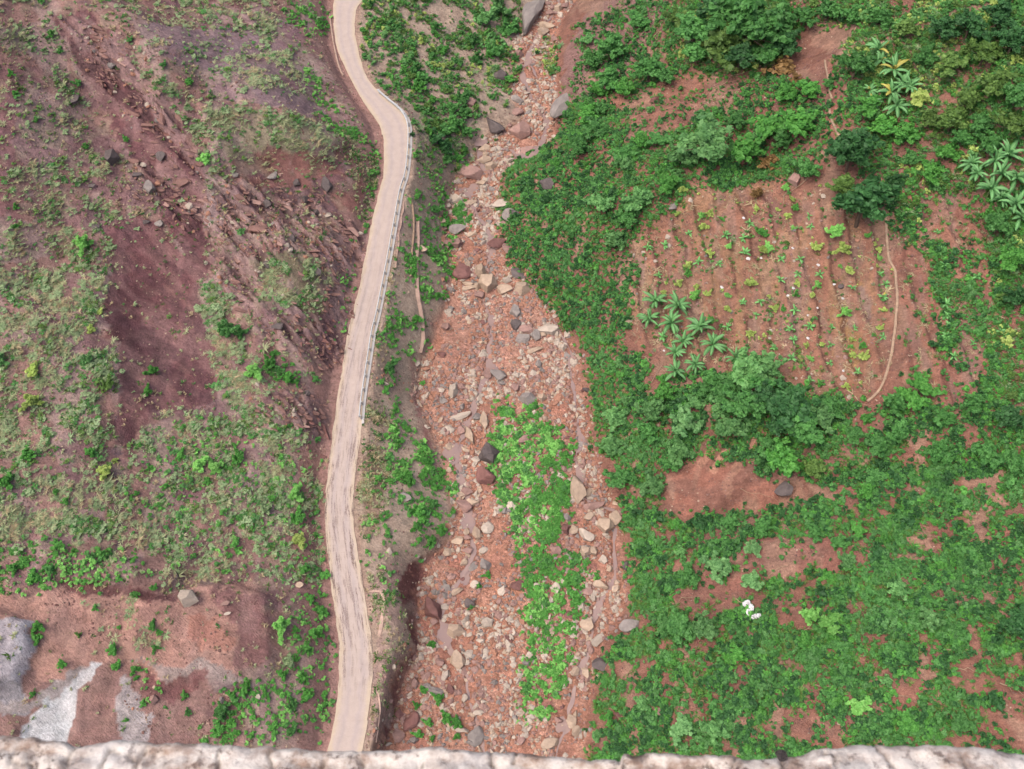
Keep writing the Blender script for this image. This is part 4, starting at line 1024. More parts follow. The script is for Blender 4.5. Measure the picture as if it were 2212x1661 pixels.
# sketch x, y, half width, half height, colour, label (None: from the place)
B = [
 (1146,36,16,44,'g','tall grey cliff block with white streak at the creek head'), (1055,983,21,19,'d','largest dark angular block at the left edge of the island'), (1050,1028,18,20,'m','large maroon boulder right below the dark block'),
 (1126,286,24,17,'p','large pinkish boulder where the upper creek turns'), (1066,273,20,11,'d','broad dark boulder above the creek bend'), (1080,166,19,12,'d',None), (1016,221,13,8,'p',None), (1137,330,21,11,'p',None),
 (1215,226,14,34,'g','long leaning grey rock face right of the upper creek'), (1183,400,18,12,'d','flat grey slab in the green slope right of the creek'), (1114,462,12,10,'d',None), (1120,117,10,9,'p',None), (1117,215,13,9,'g',None), (1116,242,12,7,'p',None),
 (1180,55,15,10,'t',None),(1172,72,12,11,'t',None),(1196,85,8,7,'p',None),(1205,18,11,8,'t',None),(1190,28,9,8,'p',None),(1222,12,8,7,'p',None),
 (1048,322,15,9,'t',None),(1048,345,17,7,'t',None),(1060,358,14,9,'t',None),(1020,375,18,14,'p',None),(1040,395,10,7,'t',None),(1000,365,14,10,'p',None),
 (988,430,11,11,'w','pale egg shaped boulder left of the upper pools'),(1018,437,13,5,'t',None),(1080,441,16,10,'w',None),(956,478,10,9,'t',None),(990,495,16,9,'g',None),(985,526,14,10,'p',None),(968,530,10,9,'p',None),(912,537,10,11,'t',None),(1020,505,9,6,'t',None),(1075,527,16,13,'m','round maroon boulder at the right edge of the narrow creek'),(1095,535,10,10,'p',None),(1100,465,13,11,'g',None),(1092,485,9,8,'p',None),
 (1000,586,20,14,'m','broad reddish brown boulder where the creek opens'),(1038,585,13,16,'t','upright tan slab left of the leaning slabs'),(1053,613,18,18,'t','largest leaning tan slab in the creek'),(1086,628,16,11,'t',None),(1016,621,14,8,'t',None),(1008,612,12,5,'t',None),(1036,637,9,9,'p',None),(1094,603,11,6,'w',None),(1010,572,8,8,'t',None),(1000,603,6,4,'w',None),(1030,617,8,8,'t',None),(1120,590,15,9,'d',None),
 (963,706,10,8,'p',None),(1013,810,10,5,'w',None),(1076,811,15,12,'g','large rounded grey boulder above the island'),(1053,809,11,9,'p',None),(979,842,11,14,'w','square pale slab left of the stream'),(953,840,6,5,'w',None),(958,866,7,5,'g',None),(990,898,22,6,'w','long pale slab lying across left of the island'),(1046,909,9,15,'t',None),(1015,939,8,19,'t','upright narrow tan slab by the widest pool'),(1030,900,8,9,'g',None),(970,1015,7,6,'t',None),(1010,1062,11,8,'p',None),(995,1068,9,6,'t',None),(1020,1085,13,10,'t',None),(1000,1092,16,11,'p',None),(879,1075,13,9,'g','grey boulder in the weeds right of the road'),(834,828,6,5,'w',None),(910,837,6,4,'w',None),(998,930,8,8,'p',None),
 (1128,622,19,13,'t','large flat tan boulder at the right edge of the creek opening'),(1114,673,11,10,'g',None),(1113,705,11,12,'d',None),(1137,712,14,8,'p',None),(1158,725,11,9,'g',None),(1173,721,7,10,'t',None),(1188,712,26,11,'w','large pale slab spanning the gravel right of centre'),(1128,730,13,9,'g',None),(1157,755,15,9,'t',None),(1216,750,8,8,'w',None),(1164,786,7,9,'g',None),(1139,860,19,13,'g','big grey boulder at the head of the island'),(1170,858,9,8,'t',None),(1113,838,10,9,'p',None),(1268,842,9,6,'d',None),(1206,1024,9,5,'w',None),(1130,950,14,8,'p',None),
 (1251,1060,15,24,'t','large upright tan boulder at the right channel bend'),(1270,1065,9,9,'t',None),(1282,1092,20,13,'p','large pink boulder lying in the right channel'),
 (1053,1139,11,10,'w','pale rounded boulder below the island\'s left edge'),(1031,1153,10,14,'t',None),(989,1169,11,8,'t',None),(1011,1160,7,9,'p',None),(966,1191,8,7,'t',None),(1046,1220,11,11,'g','squarish grey boulder in the lower creek'),(989,1276,12,10,'t','square tan boulder by the stream in the lower creek'),(933,1316,17,22,'m','long reddish boulder left of the lower stream'),(963,1309,12,5,'w',None),(1015,1302,9,11,'d',None),(983,1360,20,13,'t','large tan slab right of the rounded pool'),(989,1428,16,15,'t','broad pale tan boulder below the rounded pool'),(961,1459,8,12,'w',None),(936,1492,17,13,'g','large grey tan boulder near the bottom weeds'),(948,1430,9,12,'p',None),(921,1482,8,6,'g',None),(895,1476,10,11,'p',None),(1003,1508,7,6,'w',None),(1035,1538,11,8,'w',None),(996,1576,16,10,'w','pale grey boulder in the weeds just above the wall'),(1028,1590,14,15,'g','grey boulder just above the wall left of the gravel'),(860,1586,11,11,'p',None),(887,1560,13,16,'m',None),(861,1543,11,9,'m',None),(973,1489,8,9,'m',None),(893,1598,9,6,'g',None),(1086,1273,8,10,'w',None),(840,1190,6,6,'w',None),(1068,1472,8,5,'g',None),(1040,1500,9,6,'p',None),(935,1345,8,7,'p',None),(1045,1188,9,5,'w',None),(1010,1189,10,7,'p',None),(1025,1262,8,6,'w',None),
 (1329,1117,11,13,'t','tallest tan boulder at the bend of the right channel'),(1307,1135,17,14,'t','broad pale boulder below the pink one'),(1270,1116,9,9,'t',None),(1264,1156,16,12,'w','long pale boulder at the island\'s right edge'),(1221,1141,9,10,'m','maroon block on the island\'s right edge'),(1239,1141,10,9,'t',None),(1265,1190,14,11,'t',None),(1281,1190,9,9,'t',None),(1304,1209,9,7,'w',None),(1224,1117,8,7,'g',None),(1352,1225,9,9,'d','dark boulder at the right bank of the right channel'),(1299,1263,14,9,'t',None),(1331,1271,8,7,'t',None),(1269,1277,9,8,'p',None),(1281,1291,7,8,'w',None),(1272,1346,15,12,'t','big tan boulder midway down the right channel'),(1289,1383,9,17,'w','upright pale boulder beside the right channel'),(1202,1189,14,9,'p',None),(1202,1271,7,9,'w',None),(1161,1266,7,6,'w',None),(1191,1296,6,7,'w',None),(1296,1439,14,13,'d','dark grey slab on the right bank low down'),(1241,1452,9,10,'t',None),(1266,1454,8,9,'t',None),(1256,1480,6,6,'w',None),(1234,1555,9,12,'t',None),(1189,1606,17,10,'t','large tan boulder just above the wall in the gravel'),(1242,1580,9,12,'t',None),(1126,1599,7,7,'p',None),(1206,1555,8,8,'p',None),(1334,1546,6,9,'m',None),(1118,1264,12,10,'m','flat maroon slab left of the lower island'),(1362,1353,20,13,'g','scree covered grey rock in the right bank'),(1180,1340,9,6,'p',None),(1240,1355,8,6,'w',None),(1193,1362,7,6,'t',None),
 (240,340,14,16,'d','largest dark rock on the far left slope'),(349,338,9,9,'d',None),(293,378,8,10,'d',None),(322,405,12,10,'g',None),(238,143,12,7,'g',None),(160,214,9,13,'d',None),(196,400,9,5,'d',None),(345,480,9,7,'g',None),(315,478,7,6,'d',None),(205,487,8,6,'d',None),(640,395,9,8,'d',None),(705,402,12,12,'d','dark rock jutting from the top of the red scarp'),(660,428,9,8,'d',None),(590,380,10,9,'g',None),(580,440,9,8,'d',None),(640,470,8,7,'d',None),(683,456,8,8,'d',None),(590,485,8,9,'g',None),(630,518,10,10,'d',None),(684,585,10,9,'d',None),(577,573,7,9,'d',None),(600,705,11,8,'d',None),(662,849,6,6,'d',None),(507,375,6,5,'g',None),(500,480,9,7,'w',None),
 (405,1290,23,17,'w','weathered whitish layered boulder under the left ledge'),(484,1303,9,5,'p',None),(489,1324,7,3,'w',None),(500,1498,16,7,'p',None),(557,1505,8,6,'w',None),(478,1510,6,7,'g',None),(331,1509,9,9,'p',None),(645,1262,8,6,'t',None),(380,1242,8,6,'d',None),(777,503,8,4,'w',None),
 (1694,1053,19,15,'d','large dark brown boulder in the red hollow'),(1415,216,11,8,'m',None),(1424,1535,9,6,'p',None),(1718,388,12,15,'p','brownish block above the planted field'),(1640,1530,9,6,'g',None),(1600,900,0,0,'d',None),(1360,694,7,6,'t',None),(1818,618,6,5,'d','small dark stone in the planted field'),(1455,446,9,8,'g',None),
]
gB = np.random.default_rng(77)
def put_boulder(px, py, a, b, c, label, group=None):
    if a == 0: return
    mw = a; mh = b
    x, y, z, d = hit1(px, py, 0.25); sc = d / FPX
    wx, wy = mw * sc * 1.32, mh * sc * 1.28
    # elongated upright in view: length lies along the line of sight on the ground
    i = int(gB.integers(0, 12))
    if label and 'dark angular block' in label: i = 8
    hz = min(wx, wy) * .95
    o = link('boulder', BOULD[i], None, (x, y, z + hz * .42), (gB.normal() * .12, gB.normal() * .12, gB.normal() * .25 + (math.pi if gB.random() < .5 else 0)), (wx, wy * 1.12, hz), M[BCOL[c][0]])
    big = 'large' if a * b > 200 else ('mid sized' if a * b > 90 else 'small')
    if label is None: label = f'{big} {BCOL[c][1]} boulder {where(px, py)}'
    named(o, label, 'boulder', px, py, group or 'boulders of the creek and slopes')
for q in B: put_boulder(*q)
def spots(D, n, seed, mind=.8, avoid=None):
    g = np.random.default_rng(seed); P = D.ravel() / D.sum()
    k = g.choice(D.size, size=n * 6, p=P); out = []
    for q in k:
        x = GX.ravel()[q] + (g.random() - .5) * DG; y = GY.ravel()[q] + (g.random() - .5) * DG
        if all((x - a) ** 2 + (y - b) ** 2 > mind ** 2 for a, b in out): out.append((x, y))
        if len(out) >= n: break
    return out
# more boulders of the creek that nothing tells apart
cr = bedm * (1 - .5 * blur(D_is, 1)) * (.15 + np.exp(-(cdist / 2.2) ** 2))
vis = (GY > 42) & (GY < 165)
for i, (x, y) in enumerate(spots(cr * vis, 125, 5, .9)):
    s_ = .26 + .42 * gB.random() ** 1.5
    c = 'tpptmgwt'[int(gB.integers(0, 8))]
    o = link('boulder', BOULD[int(gB.integers(0, 8))], None, (x, y, float(bilin(Z, x, y)) + s_ * .12), (gB.normal() * .2, gB.normal() * .2, gB.random() * 6.28), (s_ * (1 + .4 * gB.random()), s_, s_ * .7), M[BCOL[c][0]])
    px, py = sketch_of(x, y, float(bilin(Z, x, y)))
    named(o, f'{"larger" if s_ > .42 else "small"} plain {BCOL[c][1]} stone {where(px, py)}', 'stone', px, py, 'plain creek stones')
    o.name = 'stone'

# ------------------------------------------------------------------ trees and shrubs
LCOL = {'green': 'green', 'vivid': 'vivid green', 'deep': 'dark green', 'blue': 'bluish green', 'olive': 'olive green', 'lime': 'yellow green', 'bright': 'bright green', 'mint': 'pale green', 'pale': 'pale green', 'dry': 'withered brown', 'yellow': 'yellow'}
gT = np.random.default_rng(31)
def put_plant(name, lib, px, py, r, mat, label, cat, hfac, group, flat=1.0, stem='trunk', leafn='crown'):
    _, _, _, d0 = hit1(px, py)
    R0 = r * d0 / FPX * ((1.4 if r < 25 else 1.4) if cat == 'tree' else (1.32 if r >= 11 else 1.15))
    hc = R0 * hfac                      # height of the crown base above the ground
    x, y, z, d = hit1(px, py, hc + R0 * .4 * flat)
    e = bpy.data.objects.new(name, None); COL.objects.link(e); e.location = (x, y, z); e.rotation_euler = (0, 0, gT.random() * 6.28)
    i = int(gT.integers(0, len(lib)))
    link(leafn, lib[i][0], e, (0, 0, hc), (gT.normal() * .08, gT.normal() * .08, 0), (R0 * (.95 + .3 * gT.random()), R0 * (.9 + .3 * gT.random()), R0 * flat * (.9 + .35 * gT.random())), M[mat])
    link(stem, lib[i][1], e, (0, 0, hc), (0, 0, 0), (R0, R0, max(hc, .15) if stem == 'trunk' else R0))
    size = 'large' if r >= 30 else ('mid sized' if r >= 15 else 'small')
    if label is None: label = f'{size} {LCOL[mat]} {cat} {where(px, py)}'
    named(e, label, cat, px, py, group)
    return e
def T3(c, rr_): return [(553 * c + x / 3, 553 * rr_ + y / 3, r / 3, m) for (x, y, r, m) in ()]
TREE = [  # sketch x, y, crown radius, colour, label
 (1500,62,42,'green',None),(1555,85,46,'olive',None),(1618,58,52,'green',None),(1672,48,46,'green',None),(1660,108,34,'green',None),(1590,14,48,'green',None),(1502,112,28,'green',None),(1545,30,36,'deep',None),(1700,95,30,'deep',None),(1470,40,26,'olive',None),(1600,115,34,'deep',None),
 (1320,100,32,'green',None),(1378,42,20,'green',None),(1270,83,13,'blue',None),(1275,128,22,'green',None),(1316,168,28,'green',None),(1402,148,32,'green',None),(1350,190,22,'vivid',None),(1440,165,22,'green',None),(1290,195,20,'vivid',None),(1300,235,16,'green',None),(1270,250,20,'vivid',None),
 (1530,300,50,'blue','wide bluish green tree with hazy crown above the field'),(1620,325,34,'vivid',None),(1470,335,28,'blue',None),(1290,275,26,'green',None),(1345,330,24,'green',None),(1420,300,20,'green',None),(1385,300,18,'vivid',None),(1250,320,22,'green',None),(1380,430,26,'blue',None),(1300,440,24,'blue',None),(1330,520,22,'blue',None),(1360,470,24,'green',None),(1440,395,24,'vivid',None),(1350,350,20,'blue',None),(1660,270,30,'vivid',None),(1730,270,32,'vivid',None),(1690,300,26,'green',None),(1590,260,22,'green',None),
 (1850,140,32,'green',None),(1842,330,46,'deep',None),(1868,440,58,'deep','big dark olive tree standing on the field\'s upper path'),(1820,400,28,'olive',None),(1806,498,18,'bright','round bright green little tree at the head of the field'),(1745,365,26,'green',None),(1750,190,24,'vivid',None),(1700,195,28,'vivid',None),(1790,180,14,'green',None),(1878,225,24,'vivid',None),(1910,270,28,'vivid',None),(1960,290,26,'vivid',None),(2010,255,26,'olive',None),(2060,260,32,'olive',None),(2090,215,30,'olive',None),(1990,210,22,'lime',None),(2040,60,30,'deep',None),(2100,50,38,'deep',None),(2160,30,36,'deep',None),(1960,60,26,'olive',None),(1900,40,26,'green',None),(1790,25,28,'green',None),(1740,30,28,'green',None),(1840,30,24,'green',None),(2000,120,26,'green',None),(2060,130,30,'olive',None),(2130,110,34,'olive',None),(2190,90,34,'deep',None),(2150,180,34,'olive',None),(2200,200,32,'green',None),(2190,270,30,'olive',None),(2120,270,26,'green',None),(2010,370,24,'vivid',None),(2050,330,24,'vivid',None),(2160,480,30,'green',None),(2195,560,30,'vivid',None),(2200,640,26,'deep',None),(1970,340,18,'green',None),(2140,310,28,'green',None),(2080,300,24,'green',None),
 (1539,820,14,'green',None),(1579,843,22,'green',None),(1620,800,26,'blue',None),(1660,795,24,'blue','pale rounded tree at the lower edge of the planted field'),(1523,850,14,'green',None),(1640,820,22,'green',None),(1590,810,18,'green',None),(1406,886,19,'blue',None),(1479,906,22,'pale',None),(1326,900,16,'blue',None),(1396,930,17,'green',None),(1466,980,20,'blue',None),(1573,920,22,'blue',None),(1319,960,17,'blue',None),(1339,1030,17,'green',None),(1409,1046,17,'blue',None),(1336,783,7,'blue',None),(1440,850,14,'vivid',None),(1450,1000,14,'green',None),(1500,870,14,'blue',None),(1560,870,18,'blue',None),(1610,870,24,'green',None),(1650,860,20,'deep',None),
 (1712,876,32,'deep','large dark olive tree in the row below the field'),(1690,915,22,'deep',None),(1739,923,24,'green',None),(1770,900,20,'blue',None),(1790,880,16,'green',None),(1686,990,24,'vivid',None),(1762,1010,16,'olive','small yellowish olive tree beside the dark brown boulder'),(1660,960,18,'green',None),(1992,833,20,'vivid',None),(1952,850,14,'vivid',None),(1926,873,18,'green',None),(1979,863,16,'vivid',None),(1942,930,16,'green',None),(2105,873,16,'green',None),(2129,976,20,'green',None),(1892,1026,12,'green',None),(1872,1060,12,'vivid',None),(1850,940,14,'green',None),(1900,960,16,'green',None),(2040,900,16,'green',None),(2030,980,18,'green',None),(2180,900,20,'deep',None),(2190,1000,18,'green',None),
 (1553,1226,20,'pale','widest pale flat crowned tree on the bare clearing'),(1486,1240,15,'green',None),(1626,1186,12,'pale',None),(1626,1255,15,'pale',None),(1473,1352,22,'green',None),(1522,1356,18,'blue',None),(1578,1330,12,'vivid',None),(1600,1372,15,'green',None),(1590,1416,13,'vivid',None),(1440,1350,16,'green',None),
 (1794,1345,18,'bright','bright green domed tree on the lower right slope'),(1746,1330,14,'bright',None),(1855,1145,10,'vivid',None),(1815,1170,12,'green',None),(1830,1210,12,'blue',None),(1940,1275,16,'blue',None),(2010,1340,18,'blue',None),(2200,1350,22,'deep','dark feathery tree at the right edge low down'),(1858,1525,14,'bright',None),(1740,1380,12,'vivid',None),(1470,1570,16,'pale',None),(1540,1580,16,'blue',None),(1384,1518,11,'blue',None),(2080,1560,16,'green',None),(1960,1560,14,'vivid',None),(1760,1145,14,'green',None),(1700,1060,0,'green',None),(1650,1140,14,'green',None),(1580,1130,12,'green',None),
]
for (px, py, r, m, lab) in TREE:
    if r and py > 770 and (px - 1600) ** 2 + (py - 1340) ** 2 > 1800: r *= 1.5
    if m == 'pale': m = 'mint'
    if r: put_plant('tree' if r >= 15 else 'small_tree', TREES, px, py, r, m, lab, 'tree', .35 if r < 30 else .5, 'trees of the right slope', .85)
SHR = [
 (492,715,18,'green','pale feathery bush at the edge of the rock'),(523,718,13,'green',None),(545,803,20,'bright','rounded bright green bush left of the road'),(328,800,13,'vivid',None),(70,868,18,'lime','yellowish round bush low on the left hillside, larger one'),(75,800,17,'lime',None),(199,714,11,'lime',None),(212,674,9,'lime',None),(208,862,12,'pale','whitish flowering bush on the left hillside'),(233,830,14,'olive',None),(225,1018,17,'lime',None),(57,983,15,'vivid',None),(198,978,13,'vivid',None),(15,1043,19,'vivid',None),(390,985,12,'vivid',None),(430,1006,17,'bright',None),(466,1006,17,'bright',None),(327,1010,10,'vivid',None),(302,962,9,'vivid',None),(318,846,11,'vivid',None),(6,783,14,'blue',None),(190,775,11,'blue',None),(180,528,18,'bright',None),(33,490,9,'vivid',None),(36,448,8,'vivid',None),(248,996,7,'lime',None),(515,985,14,'vivid',None),(445,1040,10,'vivid',None),(570,1100,14,'pale',None),(360,1050,9,'vivid',None),(295,1065,9,'vivid',None),(140,1085,10,'vivid',None),(120,1060,9,'vivid',None),
 (636,1070,16,'bright','bright upright bush just left of the road, upper one'),(643,1114,15,'vivid',None),(646,1166,18,'lime',None),(680,1155,7,'vivid',None),(608,1354,20,'bright','brightest oblong bush below the maroon slab'),(623,1434,17,'pale',None),(612,1458,13,'vivid',None),(676,1368,14,'vivid',None),(670,1294,11,'vivid',None),(690,1320,12,'vivid',None),(653,1232,11,'vivid',None),(626,1580,13,'green',None),(656,1466,11,'vivid',None),(662,1508,12,'vivid',None),(632,1522,12,'green',None),(640,1360,10,'vivid',None),(660,1395,11,'vivid',None),(695,1440,9,'vivid',None),(690,1370,9,'vivid',None),
 (505,1500,12,'vivid',None),(480,1540,15,'green',None),(500,1560,14,'vivid',None),(530,1480,14,'vivid',None),(470,1575,12,'vivid',None),(515,1585,9,'vivid',None),(78,1355,16,'vivid','long vivid bush beside the grey block'),(82,1380,13,'vivid',None),(135,1434,11,'vivid',None),(245,1403,12,'vivid',None),(248,1440,12,'vivid',None),(290,1448,11,'vivid',None),(295,1465,8,'vivid',None),(330,1350,11,'vivid',None),(345,1365,8,'vivid',None),(205,1315,8,'vivid',None),(258,1355,6,'vivid',None),(170,1372,8,'olive',None),(70,1500,9,'vivid',None),(272,1555,7,'vivid',None),(310,1522,9,'vivid',None),(400,1505,10,'vivid',None),(405,1540,9,'green',None),(335,1400,9,'vivid',None),(220,1200,14,'vivid',None),(160,1190,10,'vivid',None),(70,1250,13,'vivid',None),(110,1230,12,'green',None),(30,1230,12,'vivid',None),(258,1252,9,'vivid',None),(333,1268,8,'vivid',None),(290,1285,9,'vivid',None),(420,1200,9,'green',None),
 (440,345,15,'bright','bright bush on the crest above the rock'),(515,480,8,'green',None),(520,500,9,'blue',None),(270,300,9,'vivid',None),(185,318,9,'vivid',None),(408,180,9,'vivid',None),(90,0,10,'green',None),(280,85,8,'green',None),(350,140,10,'green',None),(408,178,8,'vivid',None),(25,160,9,'vivid',None),(78,260,8,'vivid',None),(30,200,8,'vivid',None),(170,180,11,'green',None),(130,110,9,'green',None),(110,75,9,'vivid',None),(580,785,13,'vivid',None),(600,800,13,'green',None),(620,818,12,'vivid',None),(640,825,9,'vivid',None),(680,820,9,'green',None),(625,920,9,'green',None),(685,950,8,'green',None),(590,765,10,'vivid',None),
 (940,300,18,'deep',None),(985,268,22,'green','tall leafy shrub on the bank right of the road bend, upper'),(1012,285,16,'green',None),(962,320,18,'deep',None),(955,280,18,'green',None),(915,168,14,'green',None),(895,155,14,'green',None),(902,186,15,'vivid',None),(875,150,10,'vivid',None),(1000,240,16,'green',None),(975,230,14,'green',None),(935,215,11,'vivid',None),(965,340,12,'green',None),(1005,330,11,'green',None),(1000,210,14,'green',None),(1050,40,20,'blue',None),(1080,20,22,'blue',None),(1100,60,18,'green',None),(1020,90,14,'green',None),(1070,110,16,'green',None),(1095,170,13,'vivid',None),(940,60,12,'green',None),(960,110,12,'vivid',None),(860,60,10,'green',None),(820,55,9,'vivid',None),(1030,130,12,'green',None),(890,290,7,'deep',None),
 (840,800,15,'green','round dark bush beside the rubble right of the guardrail'),(850,780,10,'green',None),(915,995,12,'vivid',None),(905,1100,14,'vivid',None),(880,1040,13,'vivid',None),(945,1055,11,'vivid',None),(935,1090,11,'green',None),(865,955,10,'vivid',None),(900,1140,13,'vivid',None),(930,1168,12,'vivid',None),(905,1166,9,'vivid',None),(950,1150,11,'vivid',None),(870,1000,11,'vivid',None),(855,880,8,'vivid',None),(940,450,14,'green',None),(960,478,12,'vivid',None),(975,530,11,'vivid',None),(945,640,11,'vivid',None),(900,690,12,'vivid',None),(890,560,11,'vivid',None),(935,1392,11,'vivid',None),(918,1490,10,'vivid',None),(945,1510,11,'vivid',None),(965,1555,13,'vivid',None),(988,1560,12,'vivid',None),(925,1560,11,'vivid',None),(905,1585,11,'vivid',None),(990,1590,10,'vivid',None),(900,1525,9,'vivid',None),(935,1595,8,'vivid',None),(1053,1243,10,'vivid',None),(1035,1267,8,'vivid',None),(1018,1310,8,'green',None),
]
for (px, py, r, m, lab) in SHR:
    put_plant('shrub', SHRUBS if m != 'pale' else TUFT_SHRUBS, px, py, r, m, lab, 'shrub', .05, 'shrubs placed singly', .95, 'stem', 'foliage')
for (px, py, r, m, lab) in [(1688,150,28,'dry','withered brown bush lying left of the footpath ridge'),(1720,170,18,'dry','smaller withered brown bush by the footpath ridge'),(1660,350,24,'dry','withered brown brush above the planted field'),(1640,420,20,'dry','dead twiggy bush at the top of the planted field')]:
    put_plant('dry_bush', TUFT_SHRUBS, px, py, r, m, lab, 'dry bush', .02, 'withered bushes', .6, 'stem', 'foliage')
# bushes inside the dense cover that nothing tells apart
def bush_fill(D, n, seed, mats, smin, smax, label, group, lib=None):
    g = np.random.default_rng(seed); L = lib or SHRUBS
    for (x, y) in spots(D * clear * ((GY > 38) & (GY < 175)), n, seed, 1.4):
        s_ = smin + (smax - smin) * g.random() ** 1.5; i = int(g.integers(0, len(L)))
        e = bpy.data.objects.new('bush', None); COL.objects.link(e); e.location = (x, y, float(bilin(Z, x, y)) - .05); e.rotation_euler = (0, 0, g.random() * 6.28)
        mk = mats[int(g.integers(0, len(mats)))]
        link('foliage', L[i][0], e, (0, 0, .1), (0, 0, 0), (s_, s_, s_ * (.8 + .4 * g.random())), M[mk])
        px, py = sketch_of(x, y, e.location.z)
        named(e, f'{"broad" if s_ > smin + .3 * (smax - smin) else "small"} {LCOL[mk]} bush {where(px, py)}', 'bush', px, py, group)
bush_fill(D_br, 100, 61, ['green', 'vivid', 'green', 'deep', 'blue', 'vivid'], .5, 1.15, 'low leafy bush in the thick undergrowth of the lower right slope', 'bushes of the lower right slope')
bush_fill(D_tr, 90, 62, ['green', 'olive', 'deep', 'green', 'vivid', 'lime'], .7, 1.7, 'leafy bush in the lush cover of the top right slope', 'bushes of the top right slope')
bush_fill(np.maximum(D_sl, D_up), 65, 63, ['green', 'vivid', 'blue', 'green'], .5, 1.1, 'low bush in the dense slope cover right of the upper creek', 'bushes right of the upper creek')
bush_fill(D_tc, 35, 64, ['green', 'deep', 'vivid', 'blue'], .5, 1.1, 'low bush in the scrub between upper road and creek', 'bushes above the creek bend')
# ------------------------------------------------------------------ banana plants
def banana_leaf(seed, rise, droop):
    g = np.random.default_rng(seed); n = 8; V = []; T = []
    wob = g.normal() * .08
    for k in range(n + 1):
        t_ = k / n; a = rise - droop * t_ ** 1.3
        r_ = 0 if k == 0 else r_ + math.cos(a) / n
        z_ = 0 if k == 0 else z_ + math.sin(a) / n
        wd = .145 * (math.sin(math.pi * min(max((t_ - .06) / .94, 0), 1)) ** .55) * (1 - .25 * t_) + .006
        yb = wob * t_ * t_
        V += [(r_, yb - wd, z_ - wd * .55 + g.normal() * .006), (r_, yb, z_), (r_, yb + wd, z_ - wd * .55 + g.normal() * .006)]
        T += [.25 + .2 * g.random(), .95, .25 + .2 * g.random()]
    F = []
    for k in range(n):
        b = k * 3; F += [(b, b + 1, b + 4, b + 3), (b + 1, b + 2, b + 5, b + 4)]
    return mesh_np('banana_leaf', np.array(V), np.array(F), [M['banana']], np.array(T))
BLEAF = [banana_leaf(1, 1.25, 1.9), banana_leaf(2, 1.0, 1.9), banana_leaf(3, .8, 1.7), banana_leaf(4, 1.35, 1.5), banana_leaf(5, .6, 1.8)]
sv, sf = tube([(0, 0, -.1), (.02, 0, .4), (.0, .02, 1.0)], [.13, .10, .06], 8)
BSTEM = mesh_np('banana_stem', np.array(sv), np.array(sf), [M['stem']], smooth=True)
gN = np.random.default_rng(13)
def banana(px, py, span, label, mat='banana', nleaf=9, hf=.75, group='banana plants', cat='banana plant', name='banana_plant'):
    _, _, _, d0 = hit1(px, py); L = span * d0 / FPX            # leaf reach in metres
    h = L * hf
    x, y, z, d = hit1(px, py, h)
    e = bpy.data.objects.new(name, None); COL.objects.link(e); e.location = (x, y, z)
    link('stem', BSTEM, e, (0, 0, 0), (0, 0, 0), (max(L * .7, .4), max(L * .7, .4), max(h, .15)))
    a0 = gN.random() * 6.28
    for k in range(nleaf):
        a = a0 + k * 2.4 + gN.normal() * .15
        q = .8 + .35 * gN.random()
        i = int(gN.integers(0, 5)) if k > 1 else 3
        lm = mat if (gN.random() > .12 or not (1860 < px < 1990)) else 'yellow'
        link('leaf', BLEAF[i], e, (0, 0, h * (.9 + .1 * gN.random())), (0, -(.35 if k < 2 else 0.0) + gN.normal() * .1, a), (L * 1.18 * q, L * 1.18 * q * (.85 if mat == 'banana' else 1.2), L * 1.18 * q), M[lm])
    if label is None: label = f'{"young" if mat == "seedl" else "full grown"} banana plant {where(px, py)}'
    named(e, label, cat, px, py, group)
BAN = [(1416,650,25),(1464,660,27),(1402,688,22),(1450,697,28),(1512,706,28),(1475,738,24),(1540,743,27),(1459,762,20),(1502,787,22),(1459,802,24),(1588,772,22),
       (1898,108,26),(1930,150,28),(1950,185,28),(1925,200,26),(1965,190,24),(1938,228,26),(1885,222,18),(1880,195,16),(1905,130,20),
       (2100,352,24),(2150,345,28),(2178,335,30),(2195,385,28),(2140,408,30),(2195,440,30),(2110,375,22),(2165,430,22),(2205,470,26),(2165,375,22)]
for (px, py, s_) in BAN: banana(px, py, s_ * 1.18, None, 'banana', 13)
t3 = lambda c, r_, L: [(553 * c + x / 3., 553 * r_ + y / 3.) for (x, y) in L]
SEED = t3(3, 1, [(725,120),(760,185),(745,265),(560,470),(745,525),(410,460),(270,460),(405,575),(165,545),(145,475),(40,595),(155,665),(400,695),(580,755),(270,800),(335,120),(195,115),(210,20),(85,20),(80,155),(1140,60),(1360,135),(1160,315),(1170,450),(1160,515),(1205,650),(1325,570),(1510,490),(175,350),(545,205),(1160,390)]) \
     + t3(2, 1, [(1395,460),(975,525),(950,130),(1490,305),(1610,295),(1205,40),(1340,50),(1580,385)]) + t3(2, 0, [(990,1590),(1145,1515),(1385,1525),(1540,1450),(1500,1545),(880,1605),(1510,1640)]) + t3(3, 0, [(265,1400),(275,1470),(1110,1160),(1100,1505),(1120,1625)])
for (px, py) in SEED: banana(px, py, 9 + 5.5 * gN.random(), None, 'seedl', 7, .35, 'young banana plants in the field', 'banana plant', 'banana_plant')

